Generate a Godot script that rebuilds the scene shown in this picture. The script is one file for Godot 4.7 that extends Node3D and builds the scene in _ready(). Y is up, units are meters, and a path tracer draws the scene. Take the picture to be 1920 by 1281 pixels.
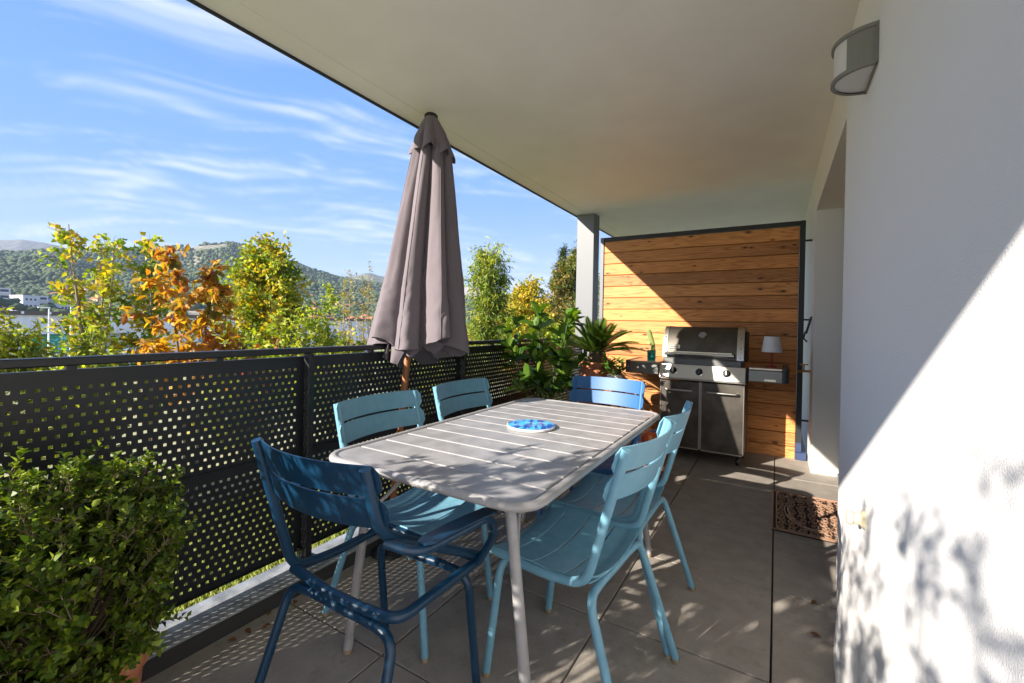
extends Node3D
# A covered terrace: perforated railing, dining set, closed parasol, barbecue in front of a wooden screen, autumn trees and hills beyond.

var rng := RandomNumberGenerator.new()
var used := {}
var M := {}

# ---------------------------------------------------------------- mesh builder
class MB:
	var v := PackedVector3Array()
	var n := PackedVector3Array()
	var uv := PackedVector2Array()
	var c := PackedColorArray()
	var idx := PackedInt32Array()
	var col := Color(1, 1, 1)

	func vert(p: Vector3, nn: Vector3, t := Vector2.ZERO) -> int:
		v.append(p); n.append(nn); uv.append(t); c.append(col)
		return v.size() - 1

	func face(a: int, b: int, d: int) -> void:      # a, b, d run counter-clockwise seen from outside
		idx.append(a); idx.append(d); idx.append(b)

	func tri(a: Vector3, b: Vector3, d: Vector3) -> void:
		var nn := (b - a).cross(d - a).normalized()
		face(vert(a, nn), vert(b, nn), vert(d, nn))

	func quad(a: Vector3, b: Vector3, d: Vector3, e: Vector3, u0 := Vector2.ZERO, u1 := Vector2.ZERO) -> void:
		var nn := (b - a).cross(e - a)
		if nn.length_squared() < 1e-16:
			nn = (d - b).cross(e - b)
		nn = nn.normalized()
		var i := vert(a, nn, u0)
		vert(b, nn, Vector2(u1.x, u0.y)); vert(d, nn, u1); vert(e, nn, Vector2(u0.x, u1.y))
		face(i, i + 1, i + 2); face(i, i + 2, i + 3)

	func box(ctr: Vector3, s: Vector3, b := Basis.IDENTITY, ch := 0.0, uvr := Rect2(0, 0, 1, 1)) -> void:
		var h := s * 0.5
		ch = minf(ch, minf(h.x, minf(h.y, h.z)) * 0.9)
		var ax: Array[Vector3] = [Vector3.RIGHT, Vector3.UP, Vector3.BACK]
		for k in 3:
			for sg: float in [-1.0, 1.0]:
				var w: Vector3 = ax[k] * sg
				var p: Vector3 = ax[(k + 1) % 3]
				var q: Vector3 = w.cross(p)
				var hw := absf(w.dot(h)); var hp := absf(p.dot(h)) - ch; var hq := absf(q.dot(h)) - ch
				var o := w * hw
				var pts: Array[Vector3] = [o - p * hp - q * hq, o + p * hp - q * hq, o + p * hp + q * hq, o - p * hp + q * hq]
				var nn: Vector3 = b * w
				var i := v.size()
				for a in pts:
					var t := Vector2(a.x / s.x + 0.5, 0.5 - a.y / s.y) if k == 2 else (Vector2(a.x / s.x + 0.5, 0.5 - a.z / s.z) if k == 1 else Vector2(a.z / s.z + 0.5, 0.5 - a.y / s.y))
					vert(ctr + b * a, nn, uvr.position + t * uvr.size)
				face(i, i + 1, i + 2); face(i, i + 2, i + 3)
		if ch <= 0.0:
			return
		for k in 3:
			var a: Vector3 = ax[k]
			for s1: float in [-1.0, 1.0]:
				for s2: float in [-1.0, 1.0]:
					var p: Vector3 = ax[(k + 1) % 3] * s1
					var q: Vector3 = ax[(k + 2) % 3] * s2
					var la := absf(a.dot(h)) - ch
					var hp := absf(p.dot(h)); var hq := absf(q.dot(h))
					var e1 := p * hp + q * (hq - ch); var e2 := p * (hp - ch) + q * hq
					var A := ctr + b * (e1 - a * la); var B := ctr + b * (e1 + a * la)
					var C := ctr + b * (e2 + a * la); var D := ctr + b * (e2 - a * la)
					if s1 * s2 > 0: quad(A, D, C, B, uvr.position, uvr.end)
					else: quad(A, B, C, D, uvr.position, uvr.end)
					if true:
						for s3 in [1.0]:
							pass
		for sx: float in [-1.0, 1.0]:
			for sy: float in [-1.0, 1.0]:
				for sz: float in [-1.0, 1.0]:
					var X := ctr + b * Vector3(sx * h.x, sy * (h.y - ch), sz * (h.z - ch))
					var Y := ctr + b * Vector3(sx * (h.x - ch), sy * h.y, sz * (h.z - ch))
					var Z := ctr + b * Vector3(sx * (h.x - ch), sy * (h.y - ch), sz * h.z)
					if sx * sy * sz > 0: tri(X, Y, Z)
					else: tri(X, Z, Y)

	# a tube along a path; the section is an ellipse with half axes r and r * flat (flat acts along "up")
	func tube(pts: Array, r: float, seg := 8, caps := true, rs: Array = [], flat := 1.0, up := Vector3.ZERO) -> void:
		var m := pts.size()
		var u := Vector3.ZERO
		var first := v.size()
		for i in m:
			var t: Vector3 = ((pts[i + 1] - pts[i]) if i == 0 else ((pts[i] - pts[i - 1]) if i == m - 1 else ((pts[i + 1] - pts[i]).normalized() + (pts[i] - pts[i - 1]).normalized()))).normalized()
			if i == 0:
				u = up if up != Vector3.ZERO else (Vector3.UP if absf(t.y) < 0.8 else Vector3.RIGHT)
			elif up != Vector3.ZERO:
				u = up
			u = (u - t * u.dot(t)).normalized()
			var w := t.cross(u)
			var rr: float = rs[i] if i < rs.size() else r
			for k in seg + 1:
				var a := TAU * k / seg
				var d := w * cos(a) + u * sin(a) * flat
				var nn := (w * cos(a) * flat + u * sin(a)).normalized()
				vert(pts[i] + d * rr, nn, Vector2(float(k) / seg, float(i)))
		for i in m - 1:
			for k in seg:
				var a := first + i * (seg + 1) + k
				var b := a + seg + 1
				face(a, b + 1, a + 1); face(a, b, b + 1)
		if caps:
			for e in 2:
				var i := 0 if e == 0 else m - 1
				var t: Vector3 = ((pts[0] - pts[1]) if e == 0 else (pts[m - 1] - pts[m - 2])).normalized()
				var o := vert(pts[i], t)
				var s := v.size()
				for k in seg + 1:
					vert(v[first + i * (seg + 1) + k], t)
				for k in seg:
					if e == 0: face(o, s + k, s + k + 1)
					else: face(o, s + k + 1, s + k)

	func lathe(prof: Array, ctr: Vector3, seg := 24, b := Basis.IDENTITY, sharp := 0.7) -> void:
		for j in prof.size() - 1:
			var p0: Vector2 = prof[j]; var p1: Vector2 = prof[j + 1]
			var d := p1 - p0
			if d.length() < 1e-7: continue
			var nn := Vector2(d.y, -d.x).normalized()
			var n0 := nn; var n1 := nn
			if j > 0:
				var q: Vector2 = p0 - prof[j - 1]
				var o := Vector2(q.y, -q.x).normalized()
				if o.dot(nn) > sharp: n0 = (o + nn).normalized()
			if j < prof.size() - 2:
				var q: Vector2 = prof[j + 2] - p1
				var o := Vector2(q.y, -q.x).normalized()
				if o.dot(nn) > sharp: n1 = (o + nn).normalized()
			var s := v.size()
			for k in seg + 1:
				var a := TAU * k / seg
				var r := Vector3(cos(a), 0, sin(a))
				vert(ctr + b * (r * p0.x + Vector3.UP * p0.y), b * (r * n0.x + Vector3.UP * n0.y), Vector2(float(k) / seg, p0.y))
				vert(ctr + b * (r * p1.x + Vector3.UP * p1.y), b * (r * n1.x + Vector3.UP * n1.y), Vector2(float(k) / seg, p1.y))
			for k in seg:
				var a := s + 2 * k
				face(a, a + 1, a + 3); face(a, a + 3, a + 2)

	# a smooth surface through a grid of points, (nu + 1) * (nv + 1), row by row
	func sheet(p: PackedVector3Array, nu: int, nv: int, closed_u := false, flip := false) -> void:
		var s := v.size()
		for j in nv + 1:
			for i in nu + 1:
				var i0 := (i - 1 + nu) % nu if closed_u else maxi(i - 1, 0)
				var i1 := (i + 1) % nu if closed_u else mini(i + 1, nu)
				var du := p[j * (nu + 1) + i1] - p[j * (nu + 1) + i0]
				var dv := p[mini(j + 1, nv) * (nu + 1) + i] - p[maxi(j - 1, 0) * (nu + 1) + i]
				var nn := du.cross(dv).normalized()
				vert(p[j * (nu + 1) + i], -nn if flip else nn, Vector2(float(i) / nu, float(j) / nv))
		for j in nv:
			for i in nu:
				var a := s + j * (nu + 1) + i
				var b := a + nu + 1
				if flip:
					face(a, b + 1, a + 1); face(a, b, b + 1)
				else:
					face(a, a + 1, b + 1); face(a, b + 1, b)

	# a bent board: fn(u, w) gives the middle surface for u in -1..1 and w in -1..1; the corners are rounded
	func board(fn: Callable, nu: int, nv: int, th: float, round_u := 0.0, round_w := 1.0) -> void:
		var f := PackedVector3Array(); var g := PackedVector3Array()
		for j in nv + 1:
			for i in nu + 1:
				var u := -1.0 + 2.0 * i / nu
				u = signf(u) * pow(absf(u), 0.8)
				var lim := 1.0
				if round_u > 0.0 and absf(u) > 1.0 - round_u:
					var k := (absf(u) - 1.0 + round_u) / round_u
					lim = 1.0 - round_w * (1.0 - sqrt(maxf(0.0, 1.0 - k * k)))
				var w := (-1.0 + 2.0 * j / nv) * lim
				var p: Vector3 = fn.call(u, w)
				var du: Vector3 = fn.call(u + 0.01, w) - fn.call(u - 0.01, w)
				var dw: Vector3 = fn.call(u, w + 0.01) - fn.call(u, w - 0.01)
				var nn := du.cross(dw).normalized() * th * 0.5
				f.append(p + nn); g.append(p - nn)
		sheet(f, nu, nv); sheet(g, nu, nv, false, true)
		for i in nu:
			var t := nv * (nu + 1)
			quad(g[i], g[i + 1], f[i + 1], f[i])
			quad(f[t + i], f[t + i + 1], g[t + i + 1], g[t + i])
		for j in nv:
			var a := j * (nu + 1)
			var b := a + nu + 1
			quad(g[b], g[a], f[a], f[b])
			quad(g[a + nu], g[b + nu], f[b + nu], f[a + nu])

	# a folded leaf of 4 triangles (8 with fine): base at p, pointing along d, face towards f
	func leaf(p: Vector3, d: Vector3, f: Vector3, l: float, w: float, fine := false, droop := 0.15) -> void:
		var s := d.cross(f).normalized()
		f = s.cross(d).normalized()
		var lift := f * w * 0.28
		var tip := p + d * l - f * l * droop
		var a := (f + s * 0.35).normalized(); var b := (f - s * 0.35).normalized()
		if not fine:
			var m1 := p + d * l * 0.42 + lift
			var i := vert(p, f); vert(m1 - s * w * 0.5, b); vert(tip, f); vert(m1 + s * w * 0.5, a)
			face(i, i + 2, i + 1); face(i, i + 3, i + 2)
			return
		var mid := p + d * l * 0.5 - f * l * droop * 0.2
		var q := [p + d * l * 0.22 + lift * 0.7, p + d * l * 0.55 + lift - f * l * droop * 0.25, p + d * l * 0.82 + lift * 0.5 - f * l * droop * 0.6]
		var ws := [0.36, 0.5, 0.3]
		for sg: float in [-1.0, 1.0]:
			var nn: Vector3 = a if sg > 0 else b
			var i := vert(p, f); vert(mid, f); vert(tip, f)
			for k in 3:
				vert(q[k] + s * sg * w * ws[k], nn)
			var o := [[i, i + 3, i + 1], [i + 3, i + 4, i + 1], [i + 4, i + 5, i + 1], [i + 5, i + 2, i + 1]]
			for t in o:
				if sg > 0: face(t[0], t[1], t[2])
				else: face(t[0], t[2], t[1])

	func lump(ctr: Vector3, r: Vector3, nu: int, nv: int, ns: FastNoiseLite, amp: float) -> void:
		var p := PackedVector3Array()
		for j in nv + 1:
			var t := PI * j / nv
			for i in nu + 1:
				var a := TAU * (i % nu) / nu
				var d := Vector3(sin(t) * cos(a), cos(t), sin(t) * sin(a))
				var k := 1.0 + amp * ns.get_noise_3dv(d * 40.0 + ctr * 7.0)
				p.append(ctr + d * r * k)
		sheet(p, nu, nv, true)

	func mesh() -> ArrayMesh:
		var a := []
		a.resize(Mesh.ARRAY_MAX)
		a[Mesh.ARRAY_VERTEX] = v; a[Mesh.ARRAY_NORMAL] = n; a[Mesh.ARRAY_TEX_UV] = uv; a[Mesh.ARRAY_COLOR] = c; a[Mesh.ARRAY_INDEX] = idx
		var m := ArrayMesh.new()
		m.add_surface_from_arrays(Mesh.PRIMITIVE_TRIANGLES, a)
		return m

# ---------------------------------------------------------------- naming, things and parts
func numbered(called: String) -> String:
	var k: int = used.get(called, 0)
	used[called] = k + 1
	return called if k == 0 else "%s_%03d" % [called, k]

func thing(called: String, label: String, category: String, at := Vector3.ZERO, turn := 0.0, group := "") -> Node3D:
	var o := Node3D.new()
	o.name = numbered(called)
	add_child(o)
	o.position = at
	o.rotation.y = turn
	tag(o, label, category, group)
	return o

func tag(o: Node, label: String, category: String, group := "") -> void:
	o.set_meta("label", label)
	o.set_meta("category", category)
	if group: o.set_meta("group", group)

func put(called: String, mb, m: Material, parent: Node, at := Vector3.ZERO) -> MeshInstance3D:
	var o := MeshInstance3D.new()
	o.name = called
	o.mesh = mb if mb is Mesh else mb.mesh()
	o.material_override = m
	parent.add_child(o, true)
	o.position = at
	return o

func struct(called: String, mb, m: Material) -> MeshInstance3D:
	var o := put(numbered(called), mb, m, self)
	o.set_meta("kind", "structure")
	return o

func copy(src: Node3D, called: String, at: Vector3, turn: float, label: String) -> Node3D:
	var o: Node3D = src.duplicate()
	o.name = numbered(called)
	add_child(o)
	o.position = at
	o.rotation = Vector3(0, turn, 0)
	o.set_meta("label", label)
	return o

# ---------------------------------------------------------------- materials
func mat(called: String, col: Color, rough := 0.6, metal := 0.0) -> StandardMaterial3D:
	var m := StandardMaterial3D.new()
	m.resource_name = called
	m.albedo_color = col
	m.roughness = rough
	m.metallic = metal
	M[called] = m
	return m

func c8(r: float, g: float, b: float) -> Color:
	return Color(r / 255.0, g / 255.0, b / 255.0)

func noise(sd: int, freq: float, oct := 4, type := FastNoiseLite.TYPE_SIMPLEX_SMOOTH) -> FastNoiseLite:
	var f := FastNoiseLite.new()
	f.seed = sd; f.frequency = freq; f.noise_type = type
	f.fractal_octaves = oct
	if oct < 2: f.fractal_type = FastNoiseLite.FRACTAL_NONE
	return f

func bumps(m: StandardMaterial3D, sd: int, freq: float, strength: float, scale: float, oct := 4) -> void:
	var t := NoiseTexture2D.new()
	t.width = 512; t.height = 512; t.seamless = true
	t.noise = noise(sd, freq, oct)
	t.as_normal_map = true
	t.bump_strength = strength
	m.normal_enabled = true
	m.normal_texture = t
	m.normal_scale = 1.0
	m.uv1_triplanar = true
	m.uv1_world_triplanar = true
	m.uv1_scale = Vector3.ONE * scale

func mottled(m: StandardMaterial3D, sd: int, freq: float, lo: Color, hi: Color, scale: float, oct := 5) -> void:
	var t := NoiseTexture2D.new()
	t.width = 1024; t.height = 1024; t.seamless = true
	t.noise = noise(sd, freq, oct)
	var g := Gradient.new()
	g.set_color(0, lo); g.set_color(1, hi)
	g.set_offset(0, 0.25); g.set_offset(1, 0.75)
	t.color_ramp = g
	m.albedo_color = Color(1, 1, 1)
	m.albedo_texture = t
	m.uv1_triplanar = true
	m.uv1_world_triplanar = true
	m.uv1_scale = Vector3.ONE * scale

func leafy(called: String, rough := 0.5, through := 0.45) -> StandardMaterial3D:
	var m := mat(called, Color(1, 1, 1), rough)
	m.vertex_color_use_as_albedo = true
	m.cull_mode = BaseMaterial3D.CULL_DISABLED
	m.backlight_enabled = true
	m.backlight = Color(through, through, through * 0.5)
	return m

func fillet(pts: Array, r: float, n := 5) -> Array:
	var o := [pts[0]]
	for i in range(1, pts.size() - 1):
		var p: Vector3 = pts[i]
		var a: Vector3 = pts[i - 1] - p; var b: Vector3 = pts[i + 1] - p
		var k := minf(r, minf(a.length(), b.length()) * 0.49)
		var s := p + a.normalized() * k; var e := p + b.normalized() * k
		for j in n + 1:
			var t := float(j) / n
			o.append(s.lerp(p, t).lerp(p.lerp(e, t), t))
	o.append(pts[pts.size() - 1])
	return o

func any_dir() -> Vector3:
	var z := rng.randf_range(-1, 1)
	var a := rng.randf() * TAU
	var r := sqrt(1.0 - z * z)
	return Vector3(r * cos(a), z, r * sin(a))

func shade(a: Color, b: Color) -> Color:      # a linear leaf colour between two
	return a.lerp(b, rng.randf()) * rng.randf_range(0.8, 1.15)

# ---------------------------------------------------------------- the scene, in order
func _ready() -> void:
	rng.seed = 4711
	# camera: eye height 1.2 m, lens axis turned 31 degrees to the left of the terrace's length
	var cam := Camera3D.new()
	cam.name = "camera"
	add_child(cam)
	cam.basis = Basis(Vector3.UP, 0.5420657) * Basis(Vector3.RIGHT, -0.005149) * Basis(Vector3.BACK, 0.0189239)
	cam.position = Vector3(0, 1.2, 0)
	cam.keep_aspect = Camera3D.KEEP_HEIGHT
	cam.set_frustum(0.05 * 1281.0 / 825.7, Vector2(0, -0.05 * 28.6 / 825.7), 0.05, 6000.0)
	cam.current = true
	# sky, sun, exposure
	var env := Environment.new()
	env.background_mode = Environment.BG_SKY
	env.sky = Sky.new()
	var sm := PanoramaSkyMaterial.new()
	sm.panorama = sky_picture()
	env.sky.sky_material = sm
	env.background_energy_multiplier = 0.62
	env.tonemap_mode = Environment.TONE_MAPPER_LINEAR
	env.tonemap_exposure = 2.6
	env.fog_enabled = true
	env.fog_density = 0.00016
	env.fog_light_color = Color(0.80, 0.87, 0.97)
	env.sdfgi_enabled = true
	env.ssao_enabled = true
	env.ssil_enabled = true
	var we := WorldEnvironment.new()
	we.name = "environment"
	we.environment = env
	add_child(we)
	var sun := DirectionalLight3D.new()
	sun.name = "sun"
	sun.light_energy = 1.6
	sun.light_color = Color(1.0, 0.96, 0.90)
	sun.light_angular_distance = 0.5
	sun.shadow_enabled = true
	add_child(sun)
	sun.look_at_from_position(Vector3.ZERO, Vector3(1.0, -0.958, -1.93), Vector3.UP)

	materials()
	terrain()
	shell()
	floor_tiles()
	railing()
	screen()
	dining()
	parasol()
	barbecue()
	terrace_plants()
	small_things()
	garden_trees()
	town()

func sky_picture() -> ImageTexture:
	var w := 1536; var h := 768
	var im := Image.create_empty(w, h, false, Image.FORMAT_RGBF)
	var warp := noise(3, 0.55, 3); var wisp := noise(8, 1.0, 5); var veil := noise(21, 0.45, 3); var fine := noise(5, 2.6, 3)
	var zen := Color(0.085, 0.205, 0.560); var mid := Color(0.165, 0.335, 0.690); var low := Color(0.400, 0.540, 0.760); var white := Color(0.72, 0.75, 0.82)
	im.fill(Color(0.26, 0.28, 0.28))
	for j in h / 2:
		var el := PI * 0.5 - PI * (j + 0.5) / h
		var y := sin(el); var r := cos(el)
		var base := low.lerp(mid, smoothstep(0.0, 0.30, y)).lerp(zen, smoothstep(0.22, 0.85, y))
		for i in w:
			var a := TAU * ((i + 0.5) / w - 0.5)
			var d := Vector3(sin(a) * r, y, -cos(a) * r)
			var k := 1.0 / (y + 0.14)
			var p := Vector2(d.x, d.z) * k
			# wisps drawn out along one wind direction and bent by a slow warp
			var q := Vector2(p.x * 0.62 - p.y * 0.78, p.x * 0.78 + p.y * 0.62)
			var b := Vector2(warp.get_noise_2d(q.x, q.y), warp.get_noise_2d(q.x + 31.0, q.y - 17.0)) * 0.26
			var s := wisp.get_noise_2d(q.x * 0.50 + b.x, q.y * 2.6 + b.y * 2.4)
			var t := fine.get_noise_2d(q.x * 0.8 + b.x * 2.0, q.y * 4.4 + b.y * 4.0)
			var v := veil.get_noise_2d(q.x * 0.9 + 5.0, q.y * 1.2)
			var band := exp(-pow((y - 0.40) / 0.20, 2.0))
			var cl := smoothstep(-0.26, 0.66, s * 0.70 + t * 0.42 + v * 0.50 + band * 0.20 - 0.20)
			cl = clampf(cl * 0.66 + 0.05 * smoothstep(0.5, 0.1, y), 0.0, 0.66) * smoothstep(0.0, 0.10, y)
			im.set_pixel(i, j, base.lerp(white, cl))
	return ImageTexture.create_from_image(im)

func materials() -> void:
	bumps(mat("stucco", c8(236, 236, 238), 0.9), 11, 0.16, 1.1, 2.1, 3)
	bumps(mat("ceiling_paint", c8(237, 236, 233), 0.55), 12, 0.01, 0.5, 0.7, 3)
	mottled(M.ceiling_paint, 22, 0.004, c8(235, 234, 231), c8(239, 238, 235), 0.5, 6)
	mat("white_paint", c8(234, 232, 226), 0.6)
	mat("anthracite", c8(33, 36, 40), 0.45)
	mat("anthracite_light", c8(112, 116, 121), 0.5)
	bumps(mat("kerb_metal", c8(150, 154, 158), 0.55), 13, 0.02, 1.5, 1.2, 4)
	mottled(M.kerb_metal, 14, 0.006, c8(116, 120, 124), c8(158, 162, 165), 0.9)
	var tl := mat("tile", c8(120, 112, 104), 0.7)
	bumps(tl, 15, 0.08, 0.5, 1.6, 3)
	var im := Image.create_empty(1024, 1024, false, Image.FORMAT_RGB8)
	var f1 := noise(31, 0.004, 5); var f2 := noise(32, 0.03, 4); var f3 := noise(33, 0.35, 2)
	for j in 1024:
		for i in 1024:
			var k := 0.5 + 0.30 * f1.get_noise_2d(i, j) + 0.12 * f2.get_noise_2d(i, j) + 0.13 * f3.get_noise_2d(i, j)
			var spot := smoothstep(0.30, 0.6, f1.get_noise_2d(i * 1.7 + 700.0, j * 1.7)) * 0.07
			im.set_pixel(i, j, c8(127, 121, 114).lerp(c8(167, 159, 150), clampf(k, 0, 1)) * (1.0 - spot))
	tl.albedo_color = Color.WHITE
	tl.albedo_texture = ImageTexture.create_from_image(im)
	mat("joint", c8(52, 47, 42), 0.95)
	mat("pale_blue", c8(112, 162, 186), 0.40)
	mat("deep_blue", c8(13, 65, 105), 0.48)
	mat("deep_blue_shaded", c8(10, 50, 78), 0.36)  # deep blue darkened: the near armchair's shade is put into the colour
	mat("deep_blue_glare", c8(30, 92, 146), 0.5)  # same deep blue, lightened: sun glare on the far armchair mixed into the colour
	mottled(M.pale_blue, 23, 0.008, c8(107, 157, 180), c8(117, 166, 189), 2.2, 6)
	var tb := mat("table_paint", c8(172, 171, 173), 0.42)
	mottled(tb, 16, 0.006, c8(146, 145, 147), c8(162, 161, 163), 1.4)
	mat("foot_plastic", c8(150, 135, 110), 0.6)
	var cv := mat("canvas", c8(112, 104, 110), 0.92)
	cv.rim_enabled = true
	cv.rim = 0.4
	cv.backlight_enabled = true
	cv.backlight = Color(0.16, 0.15, 0.15)
	bumps(cv, 17, 0.012, 1.5, 1.2, 4)
	mat("pole_wood", c8(158, 96, 52), 0.5)
	mat("brushed_steel", c8(196, 192, 186), 0.33, 1.0)
	var sd := mat("smoked_steel", c8(122, 117, 108), 0.42, 0.85)
	mottled(sd, 18, 0.004, c8(84, 80, 74), c8(104, 99, 92), 1.0)
	mat("chrome", c8(220, 220, 218), 0.14, 1.0)
	mat("black_plastic", c8(30, 30, 31), 0.45)
	mat("grey_plastic", c8(84, 86, 88), 0.5)
	mat("cast_aluminium", c8(120, 121, 121), 0.5, 0.6)
	mat("terracotta", c8(186, 116, 82), 0.85)
	mottled(M.terracotta, 19, 0.008, c8(168, 100, 70), c8(202, 136, 102), 2.0)
	mat("soil", c8(58, 44, 34), 1.0)
	mat("bark", c8(112, 96, 80), 0.9)
	mat("pale_bark", c8(150, 134, 112), 0.9)
	mat("green_stem", c8(96, 118, 56), 0.7)
	mat("mat_rubber", c8(148, 116, 94), 0.45)
	mat("lamp_grey", c8(128, 128, 122), 0.5)
	mat("frosted", c8(214, 212, 212), 0.5)
	mat("shade_white", c8(238, 236, 236), 0.8)
	mat("red_paint", c8(176, 54, 50), 0.45)
	mat("brass", c8(176, 132, 70), 0.35, 1.0)
	mat("ivory", c8(210, 200, 174), 0.5)
	leafy("box_leaf", 0.48, 0.95)
	leafy("citrus_leaf", 0.36, 0.9)
	leafy("tree_leaf", 0.55, 1.0)
	mat("cactus_green", c8(120, 138, 76), 0.9)
	var gl := mat("teal_glass", Color(0.10, 0.62, 0.60, 0.45), 0.08)
	gl.refraction_enabled = true
	gl.refraction_scale = 0.05
	wood_boards()

func wood_boards() -> void:
	# eight boards' worth of grain, one above the other, each 128 pixels high
	var w := 1024; var h := 1024
	var im := Image.create_empty(w, h, false, Image.FORMAT_RGB8)
	var slow := noise(41, 0.0022, 3); var grain := noise(42, 0.010, 4); var fibre := noise(43, 0.05, 2)
	var r := RandomNumberGenerator.new()
	r.seed = 77
	for s in 8:
		var knots := []
		for k in r.randi_range(1, 4):
			knots.append(Vector3(r.randf() * w, r.randf_range(18, 110), r.randf_range(4.0, 11.5)))
		var off := r.randf() * 5000.0
		var cen := r.randf_range(-40, 168)
		for y in 128:
			for x in w:
				var yy := float(y); var dark := 0.0
				var bend := 0.0
				for k: Vector3 in knots:
					var dx := absf(x - k.x)
					dx = minf(dx, w - dx)
					if dx > k.z * 9.0: continue
					var dy := y - k.y
					var e := exp(-(dx * dx) / (k.z * k.z * 7.0))
					bend += e * k.z * 2.6 * dy / (absf(dy) + k.z * 1.2)
					var q := sqrt(dx * dx * 0.55 + dy * dy) / k.z
					dark = maxf(dark, smoothstep(1.15, 0.55, q) * 0.85 + smoothstep(2.6, 1.0, q) * 0.18)
				yy -= bend
				var ring := slow.get_noise_2d(x * 0.55 + off, yy * 6.0) * 9.0 + (yy - cen) * 0.105
				var late := pow(0.5 + 0.5 * sin(ring * 2.6), 3.0)
				var g := 0.5 + 0.5 * grain.get_noise_2d(x * 0.30 + off, yy * 8.0)
				var f := fibre.get_noise_2d(x * 0.12 + off, y * 9.0)
				var broad := 1.0 + 0.22 * slow.get_noise_2d(x * 0.16 + off * 1.7, yy * 0.5)
				var c := c8(212, 150, 88).lerp(c8(160, 94, 44), clampf(late * 0.72 + (g - 0.5) * 0.5, 0, 1))
				c = c * (1.0 + 0.07 * f) * broad
				c = c.lerp(c8(88, 46, 22), clampf(dark, 0, 1))
				im.set_pixel(x, s * 128 + y, c)
	var t := ImageTexture.create_from_image(im)
	for k in 4:
		var m := mat("pine_board_%d" % k, [c8(255, 255, 255), c8(240, 234, 228), c8(255, 246, 234), c8(233, 226, 222)][k], 0.6)
		m.albedo_texture = t

# ---------------------------------------------------------------- ground, hills
func ground_height(x: float, z: float) -> float:
	var d := maxf(0.0, -x - 1.9) if z > -5.2 else Vector2(minf(0.0, x + 1.9), z + 5.2).length()
	var y := -0.36 - 0.17 * minf(d, 9.0) - 0.085 * clampf(d - 9.0, 0.0, 60.0) - 0.03 * clampf(d - 69.0, 0.0, 60.0)
	return y

func hill_height(r: float, a: float, rc: float, hc: float) -> float:
	var t := clampf((r - 170.0) / (rc - 170.0), 0.0, 1.4)
	if t <= 1.0:
		return lerpf(-9.0, hc, pow(t, 1.75))
	return hc - (t - 1.0) * hc * 0.9

const CREST := [[-2.2, 0.05], [-1.533, 0.088], [-1.4034, 0.0926], [-1.33, 0.1045], [-1.2874, 0.1122], [-1.2325, 0.121], [-1.184, 0.129], [-1.1482, 0.138], [-1.1148, 0.145], [-1.0797, 0.140], [-1.0145, 0.117], [-0.9549, 0.0995], [-0.9134, 0.091], [-0.86, 0.083], [-0.7814, 0.074], [-0.62, 0.058], [-0.5, 0.048], [0.3, 0.04]]

func along(tab: Array, a: float) -> float:
	for i in tab.size() - 1:
		if a <= tab[i + 1][0]:
			var t: float = clampf((a - tab[i][0]) / (tab[i + 1][0] - tab[i][0]), 0, 1)
			return lerpf(tab[i][1], tab[i + 1][1], t * t * (3.0 - 2.0 * t))
	return tab[tab.size() - 1][1]

var relief: FastNoiseLite

func hill_point(r: float, a: float) -> Vector3:
	var hc := along(CREST, a) * 1150.0
	var x := sin(a) * r; var z := -cos(a) * r
	var y := hill_height(r, a, 1150.0, hc)
	var t := clampf((r - 350.0) / 500.0, 0, 1)
	y += relief.get_noise_2d(x, z) * 34.0 * t * smoothstep(1180.0, 1000.0, r)
	return Vector3(x, y, z)

func range_mesh(tab: Array, dist: float, deep: float, nu: int, rough: float, sd: int) -> MB:
	var m := MB.new()
	var ns := noise(sd, 6.0 / dist, 5)
	var p := PackedVector3Array()
	var nv := 14
	for j in nv + 1:
		for i in nu + 1:
			var a: float = lerpf(tab[0][0], tab[tab.size() - 1][0], float(i) / nu)
			var t := float(j) / nv
			var r := dist + (t - 0.7) * deep
			var top := along(tab, a) * dist
			var y := lerpf(0.15, 1.0, pow(t / 0.7, 0.8)) * top if t <= 0.7 else top * (1.0 - (t - 0.7) * 1.6)
			var x := sin(a) * r; var z := -cos(a) * r
			y += ns.get_noise_2d(x, z) * rough * top * (0.35 if t == 0.7 else 1.0)
			p.append(Vector3(x, y, z))
	m.sheet(p, nu, nv)
	return m

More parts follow.
